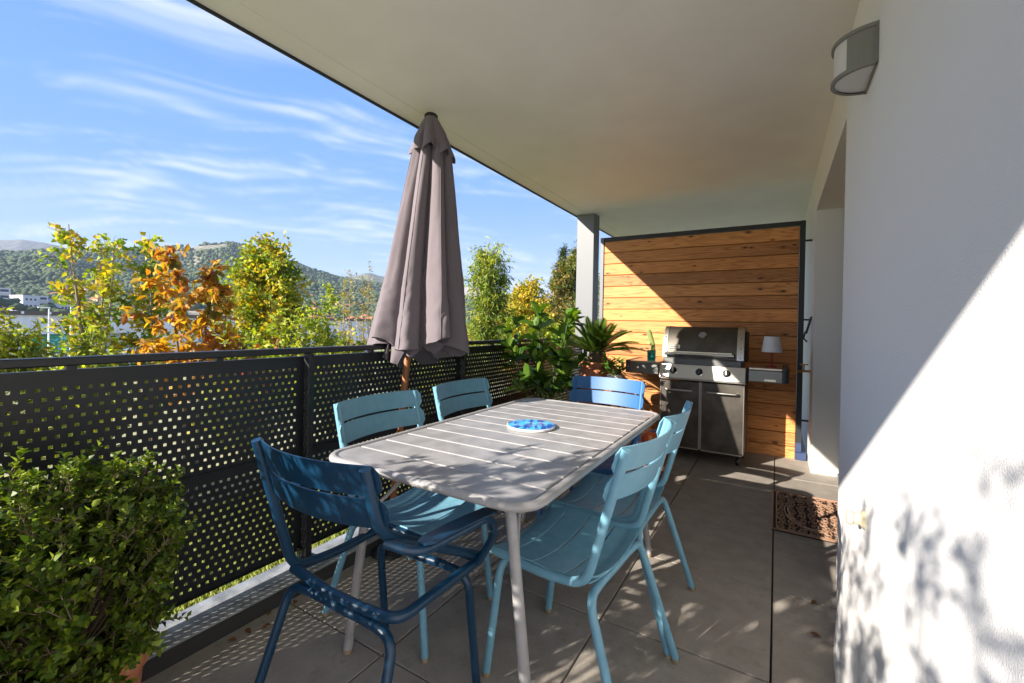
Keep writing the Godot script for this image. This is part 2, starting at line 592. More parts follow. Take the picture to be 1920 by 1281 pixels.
func terrain() -> void:
	relief = noise(9, 0.0032, 4)
	# one sheet of ground out to the foot of the hills
	var g := MB.new()
	var p := PackedVector3Array()
	var nu := 96; var rs := [2.0, 2.6, 3.4, 4.5, 6.0, 8.0, 11.0, 15.0, 20.0, 28.0, 40.0, 58.0, 80.0, 110.0, 150.0, 210.0, 400.0, 1500.0, 4500.0]
	for j in rs.size():
		for i in nu + 1:
			var a := TAU * i / nu
			var x: float = -2.1 + cos(a) * (rs[j] - 2.0); var z: float = -2.0 + sin(a) * (rs[j] - 2.0) * 1.0
			var y := ground_height(x, z)
			p.append(Vector3(x, y, z))
	g.sheet(p, nu, rs.size() - 1, false, true)
	var gm := mat("meadow", c8(120, 128, 58), 0.95)
	mottled(gm, 51, 0.012, c8(146, 144, 98), c8(172, 164, 122), 0.35)
	struct("ground", g, gm)
	# blades of grass along the foot of the terrace
	var blade := MB.new()
	for k in 5:
		var a := rng.randf() * TAU
		var d := Vector3(cos(a) * 0.35, 1, sin(a) * 0.35).normalized()
		blade.leaf(Vector3(rng.randf_range(-0.02, 0.02), 0, rng.randf_range(-0.02, 0.02)), d, Vector3(cos(a + 1.5), 0.2, sin(a + 1.5)), rng.randf_range(0.05, 0.11), 0.008)
	var mm := MultiMesh.new()
	mm.transform_format = MultiMesh.TRANSFORM_3D
	mm.use_colors = true
	mm.mesh = blade.mesh()
	mm.instance_count = 16000
	for k in mm.instance_count:
		var x := -2.0 - pow(rng.randf(), 1.6) * 3.6
		var z := rng.randf_range(-5.5, 0.9)
		mm.set_instance_transform(k, Transform3D(Basis(Vector3.UP, rng.randf() * TAU).scaled(Vector3.ONE * rng.randf_range(0.7, 1.5)), Vector3(x, ground_height(x, z) - 0.005, z)))
		mm.set_instance_color(k, shade(Color(0.20, 0.27, 0.05), Color(0.34, 0.36, 0.09)))
	var grass := MultiMeshInstance3D.new()
	grass.name = "grass"
	grass.multimesh = mm
	grass.material_override = leafy("grass_blade", 0.6, 0.8)
	add_child(grass)
	tag(grass, "short sunlit grass growing along the outside foot of the railing", "grass")
	grass.set_meta("kind", "stuff")
	# the wooded hill: bare rock and scrub near its crest, pines below
	var h := MB.new()
	p = PackedVector3Array()
	nu = 150
	var nv := 40
	for j in nv + 1:
		for i in nu + 1:
			var t := float(j) / nv
			p.append(hill_point(lerpf(170.0, 1420.0, t), lerpf(-1.75, 0.3, float(i) / nu)))
	h.sheet(p, nu, nv)
	var hm := mat("hillside", c8(120, 112, 86), 0.95)
	mottled(hm, 52, 0.012, c8(88, 90, 62), c8(172, 160, 138), 0.008)
	struct("hill", h, hm)
	var rock := mat("far_rock", c8(128, 124, 118), 0.95)
	mottled(rock, 53, 0.012, c8(84, 90, 84), c8(138, 136, 132), 0.004)
	struct("rocky_ridge", range_mesh([[-1.75, 0.085], [-1.45, 0.0985], [-1.4036, 0.112], [-1.3826, 0.1152], [-1.3605, 0.1145], [-1.3432, 0.1125], [-1.33, 0.106], [-1.31, 0.093], [-1.2, 0.07]], 2300.0, 900.0, 90, 0.05, 61), rock)
	var far := mat("far_scrub", c8(92, 96, 70), 0.95)
	mottled(far, 54, 0.012, c8(70, 78, 52), c8(128, 124, 100), 0.004)
	struct("far_hill", range_mesh([[-1.0, 0.05], [-0.92, 0.086], [-0.8923, 0.097], [-0.86, 0.1085], [-0.8268, 0.101], [-0.7814, 0.088], [-0.70, 0.072], [-0.6, 0.05]], 1900.0, 700.0, 60, 0.03, 62), far)
	var pale := mat("pale_rock", c8(186, 172, 160), 0.95)
	mottled(pale, 55, 0.012, c8(140, 130, 120), c8(214, 200, 186), 0.003)
	struct("pale_mountain", range_mesh([[-0.85, 0.05], [-0.70, 0.082], [-0.6163, 0.0865], [-0.574, 0.0815], [-0.5434, 0.067], [-0.5191, 0.062], [-0.44, 0.05], [-0.3, 0.03]], 2600.0, 900.0, 60, 0.05, 63), pale)
	# pines on the hill, far too many to count
	var cr := MB.new()
	cr.lump(Vector3(0, 3.4, 0), Vector3(3.4, 2.9, 3.4), 7, 5, noise(3, 0.05, 2), 0.55)
	cr.lump(Vector3(1.6, 2.4, 1.0), Vector3(2.3, 1.9, 2.2), 6, 4, noise(4, 0.05, 2), 0.5)
	mm = MultiMesh.new()
	mm.transform_format = MultiMesh.TRANSFORM_3D
	mm.use_colors = true
	mm.mesh = cr.mesh()
	var where := []
	var gap := noise(71, 0.010, 3)
	for k in 64000:
		var a := rng.randf_range(-1.62, -0.46)
		var r := sqrt(rng.randf_range(330.0 * 330.0, 1165.0 * 1165.0))
		var q := hill_point(r, a)
		var bare := smoothstep(0.66, 0.92, q.y / (along(CREST, a) * 1150.0)) * smoothstep(0.118, 0.135, along(CREST, a))
		var lowland := smoothstep(560.0, 420.0, r) * 0.75
		if gap.get_noise_2d(q.x, q.z) * 0.9 + rng.randf() * 0.5 < -0.22 + bare * 0.85 + lowland * 0.9: continue
		where.append(q)
	mm.instance_count = where.size()
	for k in where.size():
		var s := rng.randf_range(0.42, 1.0)
		mm.set_instance_transform(k, Transform3D(Basis(Vector3.UP, rng.randf() * TAU).scaled(Vector3(s, s * rng.randf_range(0.85, 1.3), s)), where[k] - Vector3(0, 0.6, 0)))
		mm.set_instance_color(k, shade(Color(0.050, 0.085, 0.030), Color(0.095, 0.125, 0.045)))
	var wood := MultiMeshInstance3D.new()
	wood.name = "pine_forest"
	wood.multimesh = mm
	var pm := mat("pine_crown", Color.WHITE, 0.9)
	pm.vertex_color_use_as_albedo = true
	wood.material_override = pm
	add_child(wood)
	tag(wood, "dark green pine forest covering the slopes of the hill", "forest")
	wood.set_meta("kind", "stuff")

# ---------------------------------------------------------------- walls, ceiling, opening
const WALL := 0.262
const CEIL := 2.54
const EDGE := -2.13
const SLAB_END := 1.61

func slab(called: String, lo: Vector3, hi: Vector3, m: Material, parent: Node = self, ch := 0.0) -> MeshInstance3D:
	var b := MB.new()
	b.box((lo + hi) * 0.5, hi - lo, Basis.IDENTITY, ch)
	return put(numbered(called) if parent == self else called, b, m, parent)

func part(called: String, lo: Vector3, hi: Vector3, m: Material, parent: Node, ch := 0.0) -> MeshInstance3D:
	var b := MB.new()
	b.box((lo + hi) * 0.5, hi - lo, Basis.IDENTITY, ch)
	return put(called, b, m, parent)

func shell() -> void:
	# the storey above: ceiling with a shadow groove near its outer edge, dark drip edge and fascia
	var c := slab("ceiling", Vector3(-1.976, CEIL, -8.0), Vector3(WALL + 0.34, CEIL + 0.24, SLAB_END - 0.01), M.ceiling_paint)
	c.set_meta("kind", "structure")
	part("edge_strip", Vector3(EDGE, CEIL, -8.0), Vector3(-1.980, CEIL + 0.24, SLAB_END - 0.01), M.ceiling_paint, c)
	part("drip_edge", Vector3(EDGE - 0.014, CEIL - 0.012, -8.0), Vector3(EDGE - 0.001, CEIL + 0.3, SLAB_END), M.anthracite, c)
	part("drip_edge", Vector3(EDGE, CEIL - 0.012, SLAB_END - 0.0095), Vector3(WALL + 0.36, CEIL + 0.3, SLAB_END), M.anthracite, c)
	# house wall: near stretch, lintel over the opening, far stretch, all one face
	var wb := MB.new()
	var wp := PackedVector3Array()
	var zs := [3.0, 0.5, -1.2, -1.6, -1.8, -1.95, -2.1, -2.25, -2.4, -2.585]
	for k in 15:
		var y := CEIL if k == 14 else 0.62 * k / 13.0
		for z: float in zs:
			wp.append(Vector3(WALL - 0.070 * pow(clampf((0.62 - y) / 0.62, 0, 1), 1.4) * smoothstep(-2.62, -1.85, z), y, z))
	wb.sheet(wp, 9, 14, false, true)
	for k in 14:
		var lo := wp[10 * k + 9]; var hi := wp[10 * k + 19]
		wb.quad(Vector3(WALL + 0.34, lo.y, lo.z), lo, hi, Vector3(WALL + 0.34, hi.y, hi.z))
	wb.quad(Vector3(WALL + 0.34, 0, 3.0), Vector3(WALL + 0.34, 0, -2.585), Vector3(WALL + 0.34, CEIL, -2.585), Vector3(WALL + 0.34, CEIL, 3.0))
	wb.quad(Vector3(WALL - 0.068, 0, 3.0), Vector3(WALL + 0.34, 0, 3.0), Vector3(WALL + 0.34, CEIL, 3.0), Vector3(WALL, CEIL, 3.0))
	var w := put("house_wall", wb, M.stucco, self)
	tag(w, "white rendered house wall with the doorway, on the terrace's right", "wall")
	part("lintel", Vector3(WALL, 2.2, -4.47), Vector3(WALL + 0.34, CEIL, -2.585), M.white_paint, w)
	part("wall_pier", Vector3(WALL, -0.3, -8.0), Vector3(WALL + 0.34, CEIL, -4.47), M.white_paint, w)
	# the glazed door set back in the opening
	var d := thing("glazed_door", "white framed glazed door set back in the white wall's opening", "door", Vector3(0.0, 0, 0))
	for z in [-4.462, -3.53, -2.66]:
		part("frame_stile", Vector3(0.462, 0.03, z), Vector3(0.52, 2.19, z + 0.06), M.white_paint, d, 0.004)
	part("frame_rail", Vector3(0.463, 2.13, -4.40), Vector3(0.519, 2.19, -2.66), M.white_paint, d, 0.004)
	part("sill", Vector3(0.44, 0.001, -4.465), Vector3(0.60, 0.03, -2.59), M.cast_aluminium, d, 0.004)
	part("guide_rail", Vector3(0.452, 0.03, -4.467), Vector3(0.461, 2.195, -4.43), M.anthracite, d)
	part("pane", Vector3(0.488, 0.05, -4.41), Vector3(0.494, 2.12, -2.66), mat("pane_dark", c8(30, 34, 38), 0.08), d)
	part("wall_back", Vector3(0.601, -0.3, -4.6), Vector3(0.64, 2.4, -2.4), M.white_paint, w)
	# corner pillar by the screen
	var p := slab("pillar", Vector3(-2.112, -1.2, -5.185), Vector3(-1.894, CEIL - 0.002, -5.0), M.anthracite_light, self, 0.004)
	tag(p, "grey square steel pillar under the ceiling's edge beside the wooden screen", "pillar")

func floor_tiles() -> void:
	var f := slab("floor", Vector3(-1.772, -0.30, -8.0), Vector3(0.601, -0.022, 3.0), M.joint)
	f.set_meta("kind", "structure")
	var b := MB.new()
	b.box(Vector3(0, -0.011, 0), Vector3(0.5935, 0.022, 0.6085), Basis.IDENTITY, 0.0022)
	var whole := b.mesh()
	for i in 4:
		for j in 17:
			var z := -1.7375 - 0.615 * (j - 6)
			if z - 0.62 < -8.0: continue
			var x := 0.003 - 0.6 * (i - 1)
			if i == 0:
				var e := MB.new()
				e.box(Vector3(0.3, -0.011, 0), Vector3(0.5935, 0.022, 0.6085), Basis.IDENTITY, 0.0022)
				put("tile", e, M.tile, f, Vector3(0.003, rng.randf_range(-0.0012, 0), z - 0.3075))
			elif i == 3:
				var e := MB.new()
				e.box(Vector3(-0.2875, -0.011, 0), Vector3(0.5665, 0.022, 0.6085), Basis.IDENTITY, 0.0022)
				put("tile", e, M.tile, f, Vector3(-1.197, rng.randf_range(-0.0012, 0), z - 0.3075))
			else:
				put("tile", whole, M.tile, f, Vector3(x - 0.3, rng.randf_range(-0.0012, 0), z - 0.3075))
	# kerb under the railing
	var k := slab("kerb", Vector3(-1.966, -0.36, -4.98), Vector3(-1.773, 0.062, 3.0), M.kerb_metal, self, 0.006)
	k.set_meta("kind", "structure")
	var k2 := slab("kerb", Vector3(-1.966, -0.36, -8.0), Vector3(-1.773, 0.062, -5.19), M.kerb_metal, self, 0.006)
	k2.set_meta("kind", "structure")
	part("inner_face", Vector3(-1.7725, -0.02, -4.98), Vector3(-1.7695, 0.058, 3.0), mat("bitumen", c8(54, 54, 56), 0.8), k)

# ---------------------------------------------------------------- railing
const RX := -1.93      # the perforated sheets
const POSTS := [2.31, 1.11, -0.09, -1.29, -2.49, -3.69, -4.80]

func punched(z0: float, z1: float, y0: float, y1: float, top: float, bottom: float) -> MB:
	# a steel sheet with square 10 mm holes, staggered on a 30 mm pitch; it lies in the plane x = 0
	var m := MB.new()
	var th := 0.0012
	var s := 0.03; var hs := 0.0054
	var ya := y0 + bottom; var yb := y1 - top
	var rows := int((yb - ya) / s)
	var edge := 0.03
	var plate := func(za: float, zb: float, yc: float, yd: float) -> void:
		if zb - za < 1e-5 or yd - yc < 1e-5: return
		m.quad(Vector3(th, yc, zb), Vector3(th, yc, za), Vector3(th, yd, za), Vector3(th, yd, zb))
		m.quad(Vector3(-th, yc, za), Vector3(-th, yc, zb), Vector3(-th, yd, zb), Vector3(-th, yd, za))
	var yt := ya + rows * s
	plate.call(z0, z1, y0, ya)
	plate.call(z0, z1, yt, y1)
	for r in rows:
		var y := ya + r * s
		var off := 0.015 if r % 2 else 0.0
		var za := z0 + edge + off
		var n := int((z1 - edge - za) / s)
		plate.call(z0, za, y, y + s)
		plate.call(za + n * s, z1, y, y + s)
		for i in n:
			var a := za + i * s; var b := a + s
			var cz := a + s * 0.5; var cy := y + s * 0.5
			plate.call(a, cz - hs, y, y + s)
			plate.call(cz + hs, b, y, y + s)
			plate.call(cz - hs, cz + hs, y, cy - hs)
			plate.call(cz - hs, cz + hs, cy + hs, y + s)
			var q := [Vector2(cy - hs, cz - hs), Vector2(cy - hs, cz + hs), Vector2(cy + hs, cz + hs), Vector2(cy + hs, cz - hs)]
			for e in 4:
				var u: Vector2 = q[e]; var w: Vector2 = q[(e + 1) % 4]
				m.quad(Vector3(-th, u.x, u.y), Vector3(-th, w.x, w.y), Vector3(th, w.x, w.y), Vector3(th, u.x, u.y))
	return m

func railing() -> void:
	var r := thing("railing", "anthracite steel railing with perforated panels along the terrace's open side", "railing")
	for k in POSTS.size():
		var z: float = POSTS[k]
		if k < POSTS.size() - 1:
			var z1: float = POSTS[k + 1]
			var gap := 0.0006
			var wide := absf(z1 - z)
			var up := put("perforated_panel", punched(z1 + gap, z - gap, 0.588, 1.026, 0.026, 0.006), M.anthracite, r, Vector3(RX, 0, 0))
			var lo := put("perforated_panel", punched(z1 + gap, z - gap, 0.112, 0.586, 0.012, 0.018), M.anthracite, r, Vector3(RX - 0.003, 0, 0))
			part("fold", Vector3(RX - 0.022, 1.0255, z1 + gap), Vector3(RX + 0.0012, 1.0275, z - gap), M.anthracite, r)
			part("fold", Vector3(RX - 0.004, 0.5862, z1 + gap), Vector3(RX + 0.014, 0.5882, z - gap), M.anthracite, r)
			part("fold", Vector3(RX - 0.006, 0.110, z1 + gap), Vector3(RX + 0.014, 0.1118, z - gap), M.anthracite, r)
			for s in [0.32, 0.68]:
				var zc: float = lerpf(z, z1, s)
				part("spacer", Vector3(RX + 0.004, 1.0276, zc - 0.012), Vector3(RX + 0.03, 1.0425, zc + 0.012), M.anthracite, r)
		var po := part("post", Vector3(RX + 0.016, 0.07, z - 0.014), Vector3(RX + 0.056, 1.042, z + 0.014), M.anthracite, r, 0.002)
		part("base_plate", Vector3(RX - 0.01, 0.0625, z - 0.045), Vector3(RX + 0.075, 0.0705, z + 0.045), M.anthracite, po, 0.002)
		for s in [-0.022, 0.022]:
			part("gusset", Vector3(RX + 0.012, 0.0706, z + s * 1.3 - 0.003), Vector3(RX + 0.034, 0.125, z + s * 1.3 + 0.003), M.anthracite, po)
	var hr := MB.new()
	hr.box(Vector3(RX + 0.018, 1.0565, -1.24), Vector3(0.05, 0.027, 7.16), Basis.IDENTITY, 0.004)
	put("handrail", hr, M.anthracite, r)

# ---------------------------------------------------------------- the wooden screen
func screen() -> void:
	var t := thing("wooden_screen", "pine board privacy screen in a dark steel frame behind the barbecue", "screen", Vector3(-0.77, 0, -4.87))
	var x0 := -1.711 + 0.77; var x1 := 0.163 + 0.77
	for k in 17:
		var y := 2.159 - 0.1283 * (k + 0.5)
		if y < 0.04: continue
		var b := MB.new()
		var s := k % 8
		var v := Rect2(0.0 if (k / 8) % 2 == 0 else 1.0, s / 8.0 + 0.004, 0.97 if (k / 8) % 2 == 0 else -0.97, 0.117)
		b.box(Vector3.ZERO, Vector3(x1 - x0, 0.1235, 0.024), Basis.IDENTITY, 0.004, v)
		put("board", b, M["pine_board_%d" % ((k * 3) % 4)], t, Vector3((x0 + x1) * 0.5, y, rng.randf_range(-0.001, 0.001)))
	part("frame_stile", Vector3(x0 - 0.042, 0.03, -0.022), Vector3(x0 - 0.002, 2.204, 0.026), M.anthracite_light, t, 0.002)
	part("frame_stile", Vector3(x1 + 0.002, 0.07, -0.022), Vector3(x1 + 0.046, 2.204, 0.026), M.anthracite, t, 0.002)
	part("frame_rail", Vector3(x0 - 0.001, 2.161, -0.021), Vector3(x1 + 0.001, 2.203, 0.025), M.anthracite, t, 0.002)
	part("foot", Vector3(x1 + 0.0, 0.0, -0.03), Vector3(x1 + 0.085, 0.068, 0.05), mat("navy_steel", c8(44, 60, 96), 0.5), t, 0.004)
	part("foot", Vector3(x1 - 0.001, 0.0685, -0.0215), Vector3(x1 + 0.047, 0.155, 0.0265), M.navy_steel, t, 0.003)
	part("backing", Vector3(x0, 0.03, -0.03), Vector3(x1, 2.15, -0.016), M.soil, t)
	for y in [2.02, 1.29, 0.36]:
		part("wall_bracket", Vector3(x1 + 0.0465, y - 0.008, -0.012), Vector3(WALL + 0.77 - 0.001, y + 0.008, 0.006), M.anthracite, t)

# ---------------------------------------------------------------- chairs
func post_z(y: float) -> float:
	return 0.10 + (y - 0.45) * 0.28

func chair_frame(t: Node3D, m: Material, odd := false) -> void:      # faces -z; the feet stand on y = 0
	for s: float in [-1.0, 1.0]:
		var b := MB.new()
		b.tube(fillet([Vector3(s * 0.222, 0.862, post_z(0.862)), Vector3(s * 0.222, 0.447, 0.10), Vector3(s * 0.220, 0.432, -0.05), Vector3(s * 0.212, 0.442, -0.262)], 0.055, 6), 0.0145, 12)
		if odd and s > 0.0:      # this post bends forward above the seat frame and runs down to its front corner
			b = MB.new()
			b.tube(fillet([Vector3(0.222, 0.862, post_z(0.862)), Vector3(0.222, 0.690, post_z(0.690)), Vector3(0.212, 0.452, -0.262)], 0.06, 7), 0.0145, 12)
			var rail := MB.new()
			rail.tube(fillet([Vector3(0.10, 0.436, 0.102), Vector3(0.218, 0.447, 0.098), Vector3(0.214, 0.440, -0.262)], 0.045, 6), 0.0145, 12)
			put("side_rail", rail, m, t)
		put("back_post", b, m, t)
		# rear leg, bent over at the top into the stretcher under the seat
		b = MB.new()
		b.tube(fillet([Vector3(s * 0.243, 0.012, 0.238), Vector3(s * 0.214, 0.408, 0.108), Vector3(s * 0.10, 0.410, 0.104)], 0.07, 7), 0.0135, 12)
		var leg := put("leg", b, m, t)
		b = MB.new()
		b.lathe([Vector2(0.001, 0.0), Vector2(0.0125, 0.0), Vector2(0.0145, 0.004), Vector2(0.0145, 0.016)], Vector3(s * 0.243, 0, 0.238), 12)
		put("glide", b, M.foot_plastic, leg)
		b = MB.new()
		b.tube(fillet([Vector3(s * 0.208, 0.012, -0.268), Vector3(s * 0.198, 0.40, -0.222), Vector3(s * 0.09, 0.412, -0.216)], 0.06, 7), 0.0135, 12)
		leg = put("leg", b, m, t)
		b = MB.new()
		b.lathe([Vector2(0.001, 0.0), Vector2(0.0125, 0.0), Vector2(0.0145, 0.004), Vector2(0.0145, 0.016)], Vector3(s * 0.208, 0, -0.268), 12)
		put("glide", b, M.foot_plastic, leg)
	var c := MB.new()
	c.tube([Vector3(-0.10, 0.410, 0.104), Vector3(0, 0.407, 0.103), Vector3(0.10, 0.410, 0.104)], 0.0135, 12)
	put("stretcher", c, m, t)
	c = MB.new()
	c.tube([Vector3(-0.09, 0.412, -0.216), Vector3(0, 0.408, -0.214), Vector3(0.09, 0.412, -0.216)], 0.0135, 12)
	put("stretcher", c, m, t)

func seat_y(z: float, x: float) -> float:
	var y := 0.446 - 0.030 * (1.0 - pow(x / 0.215, 2.0))
	y -= 0.010 * smoothstep(-0.10, 0.06, z) - 0.012 * smoothstep(0.06, 0.11, z)
	if z < -0.21: y -= pow((-0.21 - z) / 0.075, 2.0) * 0.022
	return y

func chair_slats(t: Node3D, m: Material, seat := true) -> void:
	if seat:
		var n := 4
		var z0 := -0.282; var z1 := 0.112
		var w := (z1 - z0 - 0.0075 * (n - 1)) / n
		for k in n:
			var zc := z0 + w * (k + 0.5) + 0.0075 * k
			var b := MB.new()
			b.board(func(u: float, v: float) -> Vector3: return Vector3(u * 0.217, seat_y(zc + v * w * 0.5, u * 0.217) + 0.006, zc + v * w * 0.5), 18, 7, 0.004)
			put("seat_slat", b, m, t)
	for k in 2:
		var yc := 0.8285 - 0.0855 * k
		var b := MB.new()
		b.board(func(u: float, v: float) -> Vector3:
			var y := yc + v * 0.0385
			return Vector3(u * 0.243, y, post_z(y) - 0.019 + 0.056 * (1.0 - u * u)), 28, 6, 0.004, 0.075, 0.5)
		put("back_slat", b, m, t)

func arms(t: Node3D, m: Material) -> void:
	for s: float in [-1.0, 1.0]:
		var b := MB.new()
		b.tube(fillet([Vector3(s * 0.224, 0.668 if s > 0.0 else 0.648, post_z(0.648) - 0.002), Vector3(s * 0.300, 0.648, 0.118), Vector3(s * 0.328, 0.650, -0.150), Vector3(s * 0.300, 0.560, -0.218), Vector3(s * 0.226, 0.446, -0.236)], 0.05, 6), 0.0125, 10)
		var a := put("arm", b, m, t)
		b = MB.new()
		b.board(func(u: float, v: float) -> Vector3:
			var k := (u + 1.0) * 0.5
			return Vector3(s * lerpf(0.296, 0.332, k) + v * 0.024, 0.6655 + 0.004 * sin(k * PI), lerpf(0.105, -0.165, k)), 10, 2, 0.005, 0.12, 0.5)
		put("armrest", b, m, a)

func dining() -> void:
	var g := "pale blue metal chairs around the table"
	var c := thing("garden_chair", "pale blue metal chair nearest the white wall, on the table's right side", "chair", Vector3(-0.545, 0, -1.435), 0.0, g)
	chair_frame(c, M.pale_blue)
	chair_slats(c, M.pale_blue)
	c.rotation.y = PI / 2 - 0.075
	copy(c, "garden_chair", Vector3(-0.552, 0, -1.915), PI / 2 - 0.012, "pale blue metal chair on the table's right side, nearer the barbecue")
	copy(c, "garden_chair", Vector3(-1.315, 0, -1.392), -PI / 2, "pale blue metal chair on the railing side, in front of the parasol pole")
	copy(c, "garden_chair", Vector3(-1.325, 0, -2.005), -PI / 2, "pale blue metal chair on the railing side, nearer the potted lemon")
	g = "blue metal armchairs at the table's ends"
	var a := thing("garden_armchair", "dark blue metal armchair with a bare open seat frame, at the near end", "armchair", Vector3(-1.022, 0, -0.905), 0.0, g)
	chair_frame(a, M.deep_blue_shaded, true)
	chair_slats(a, M.deep_blue_shaded, false)
	arms(a, M.deep_blue_shaded)
	var fr := MB.new()
	fr.tube([Vector3(-0.212, 0.442, -0.258), Vector3(0, 0.436, -0.262), Vector3(0.212, 0.442, -0.258)], 0.0135, 10)
	put("front_rail", fr, M.deep_blue_shaded, a)
	fr = MB.new()
	fr.tube([Vector3(-0.222, 0.448, 0.098), Vector3(-0.05, 0.434, 0.103), Vector3(0.105, 0.436, 0.102)], 0.0145, 10)
	put("rear_rail", fr, M.deep_blue_shaded, a)
	var d := thing("garden_armchair", "dark blue metal armchair at the far end of the table, facing the camera", "armchair", Vector3(-0.925, 0, -2.495), PI - 0.06, g)
	chair_frame(d, M.deep_blue_glare)
	chair_slats(d, M.deep_blue_glare)
	arms(d, M.deep_blue_glare)
	table()

func table() -> void:
	var t := thing("dining_table", "light grey metal table with a slatted top and rounded corners", "table", Vector3(-0.931, 0, -1.705))
	var hx := 0.402; var hz := 0.735; var r := 0.08; var y := 0.728
	var loop := []
	for q in 4:
		var sx: float = [1.0, -1.0, -1.0, 1.0][q]; var sz: float = [1.0, 1.0, -1.0, -1.0][q]
		for k in 9:
			var a := (q + k / 8.0) * PI / 2
			loop.append(Vector3(sx * (hx - r) + cos(a) * r, y, sz * (hz - r) + sin(a) * r))
	loop.append(loop[0]); loop.append(loop[1])
	var b := MB.new()
	b.tube(loop, 0.0165, 12, false, [], 0.8, Vector3.UP)
	put("rim", b, M.table_paint, t)
	var n := 12
	var pitch := (2.0 * hz - 0.036) / n
	for k in n:
		var zc := -hz + 0.018 + pitch * (k + 0.5)
		b = MB.new()
		if k == 0 or k == n - 1:
			var s := -1.0 if k == 0 else 1.0
			var far := absf(s * hz) - 0.016
			var near := absf(zc) - pitch * 0.5 + 0.0028
			b.board(func(u: float, v: float) -> Vector3:
				var z := lerpf(near, far, (v + 1.0) * 0.5)
				var cut := 0.0
				var e := z - (hz - r)
				if e > 0.0: cut = r - sqrt(maxf(0.0, r * r - e * e))
				return Vector3(u * (hx - 0.016 - cut) * s, y + 0.0072, z * s), 8, 10, 0.003)
			put("slat", b, M.table_paint, t)
		else:
			b.box(Vector3(0, 0, 0), Vector3(2.0 * hx - 0.034, 0.018, pitch - 0.0035), Basis.IDENTITY, 0.0045)
			put("slat", b, M.table_paint, t, Vector3(0, y + rng.randf_range(-0.0003, 0.0003), zc))
	for sx: float in [-1.0, 1.0]:
		b = MB.new()
		b.box(Vector3(sx * (hx - 0.06), 0.702, 0), Vector3(0.025, 0.028, 2 * hz - 0.12), Basis.IDENTITY, 0.004)
		put("bearer", b, M.table_paint, t)
		for sz: float in [-1.0, 1.0]:
			b = MB.new()
			b.tube(fillet([Vector3(sx * 0.200, 0.702, sz * 0.60), Vector3(sx * 0.285, 0.690, sz * 0.625), Vector3(sx * 0.378, 0.012, sz * 0.640)], 0.09, 7), 0.0165, 14)
			var leg := put("leg", b, M.table_paint, t)
			b = MB.new()
			b.lathe([Vector2(0.001, 0), Vector2(0.0155, 0), Vector2(0.0172, 0.004), Vector2(0.0172, 0.018)], Vector3(sx * 0.378, 0, sz * 0.640), 14)
			put("glide", b, M.foot_plastic, leg)
			b = MB.new()
			b.tube([Vector3(sx * 0.312, 0.505, sz * 0.628), Vector3(sx * 0.20, 0.700, sz * 0.42)], 0.007, 8)
			put("brace", b, M.table_paint, leg)
	# the round trivet on the table top
	var d := thing("trivet", "round blue printed trivet with a white edge lying on the table", "trivet", Vector3(-0.941, 0.7375, -1.745))
	b = MB.new()
	b.lathe([Vector2(0.0, 0.0), Vector2(0.104, 0.0), Vector2(0.108, 0.003), Vector2(0.108, 0.010), Vector2(0.1055, 0.0118)], Vector3.ZERO, 48)
	put("disc", b, M.shade_white, d)
	var im := Image.create_empty(256, 256, false, Image.FORMAT_RGB8)
	var f1 := noise(91, 0.012, 3); var f2 := noise(92, 0.05, 2)
	for j in 256:
		for i in 256:
			var u := i * 0.35 + j * 0.9; var v := i * 0.9 - j * 0.35
			var k := f1.get_noise_2d(u * 0.6, v * 2.2) * 1.3
			var c := c8(88, 158, 224).lerp(c8(24, 78, 172), smoothstep(0.02, 0.35, k)).lerp(c8(72, 190, 232), smoothstep(0.1, 0.4, -k))
			im.set_pixel(i, j, c * (1.0 + 0.10 * f2.get_noise_2d(i, j)))
	for k in 7:      # small strokes of print, red marks and rows of white dashes
		var q := Vector2(rng.randf_range(60, 196), rng.randf_range(60, 196))
		for e in 14:
			im.fill_rect(Rect2i(int(q.x + rng.randf_range(-9, 9)), int(q.y + rng.randf_range(-4, 4)), 4, 2), c8(206, 52, 60))
	for k in 4:
		var q := Vector2(rng.randf_range(50, 150), 60 + 42 * k)
		for e in 12:
			im.fill_rect(Rect2i(int(q.x + e * 5), int(q.y - e * 1.6 + rng.randf_range(-2, 2)), 3, 9), c8(224, 238, 246))
	b = MB.new()
	var ctr := b.vert(Vector3(0, 0.0119, 0), Vector3.UP, Vector2(0.5, 0.5))
	for k in 49:
		var a := TAU * k / 48
		b.vert(Vector3(cos(a), 0, sin(a)) * 0.1055 + Vector3(0, 0.0119, 0), Vector3.UP, Vector2(0.5 + 0.5 * cos(a), 0.5 + 0.5 * sin(a)))
	for k in 48:
		b.face(ctr, ctr + k + 2, ctr + k + 1)
	var pm := mat("trivet_print", Color.WHITE, 0.35)
	pm.albedo_texture = ImageTexture.create_from_image(im)
	put("printed_face", b, pm, d)

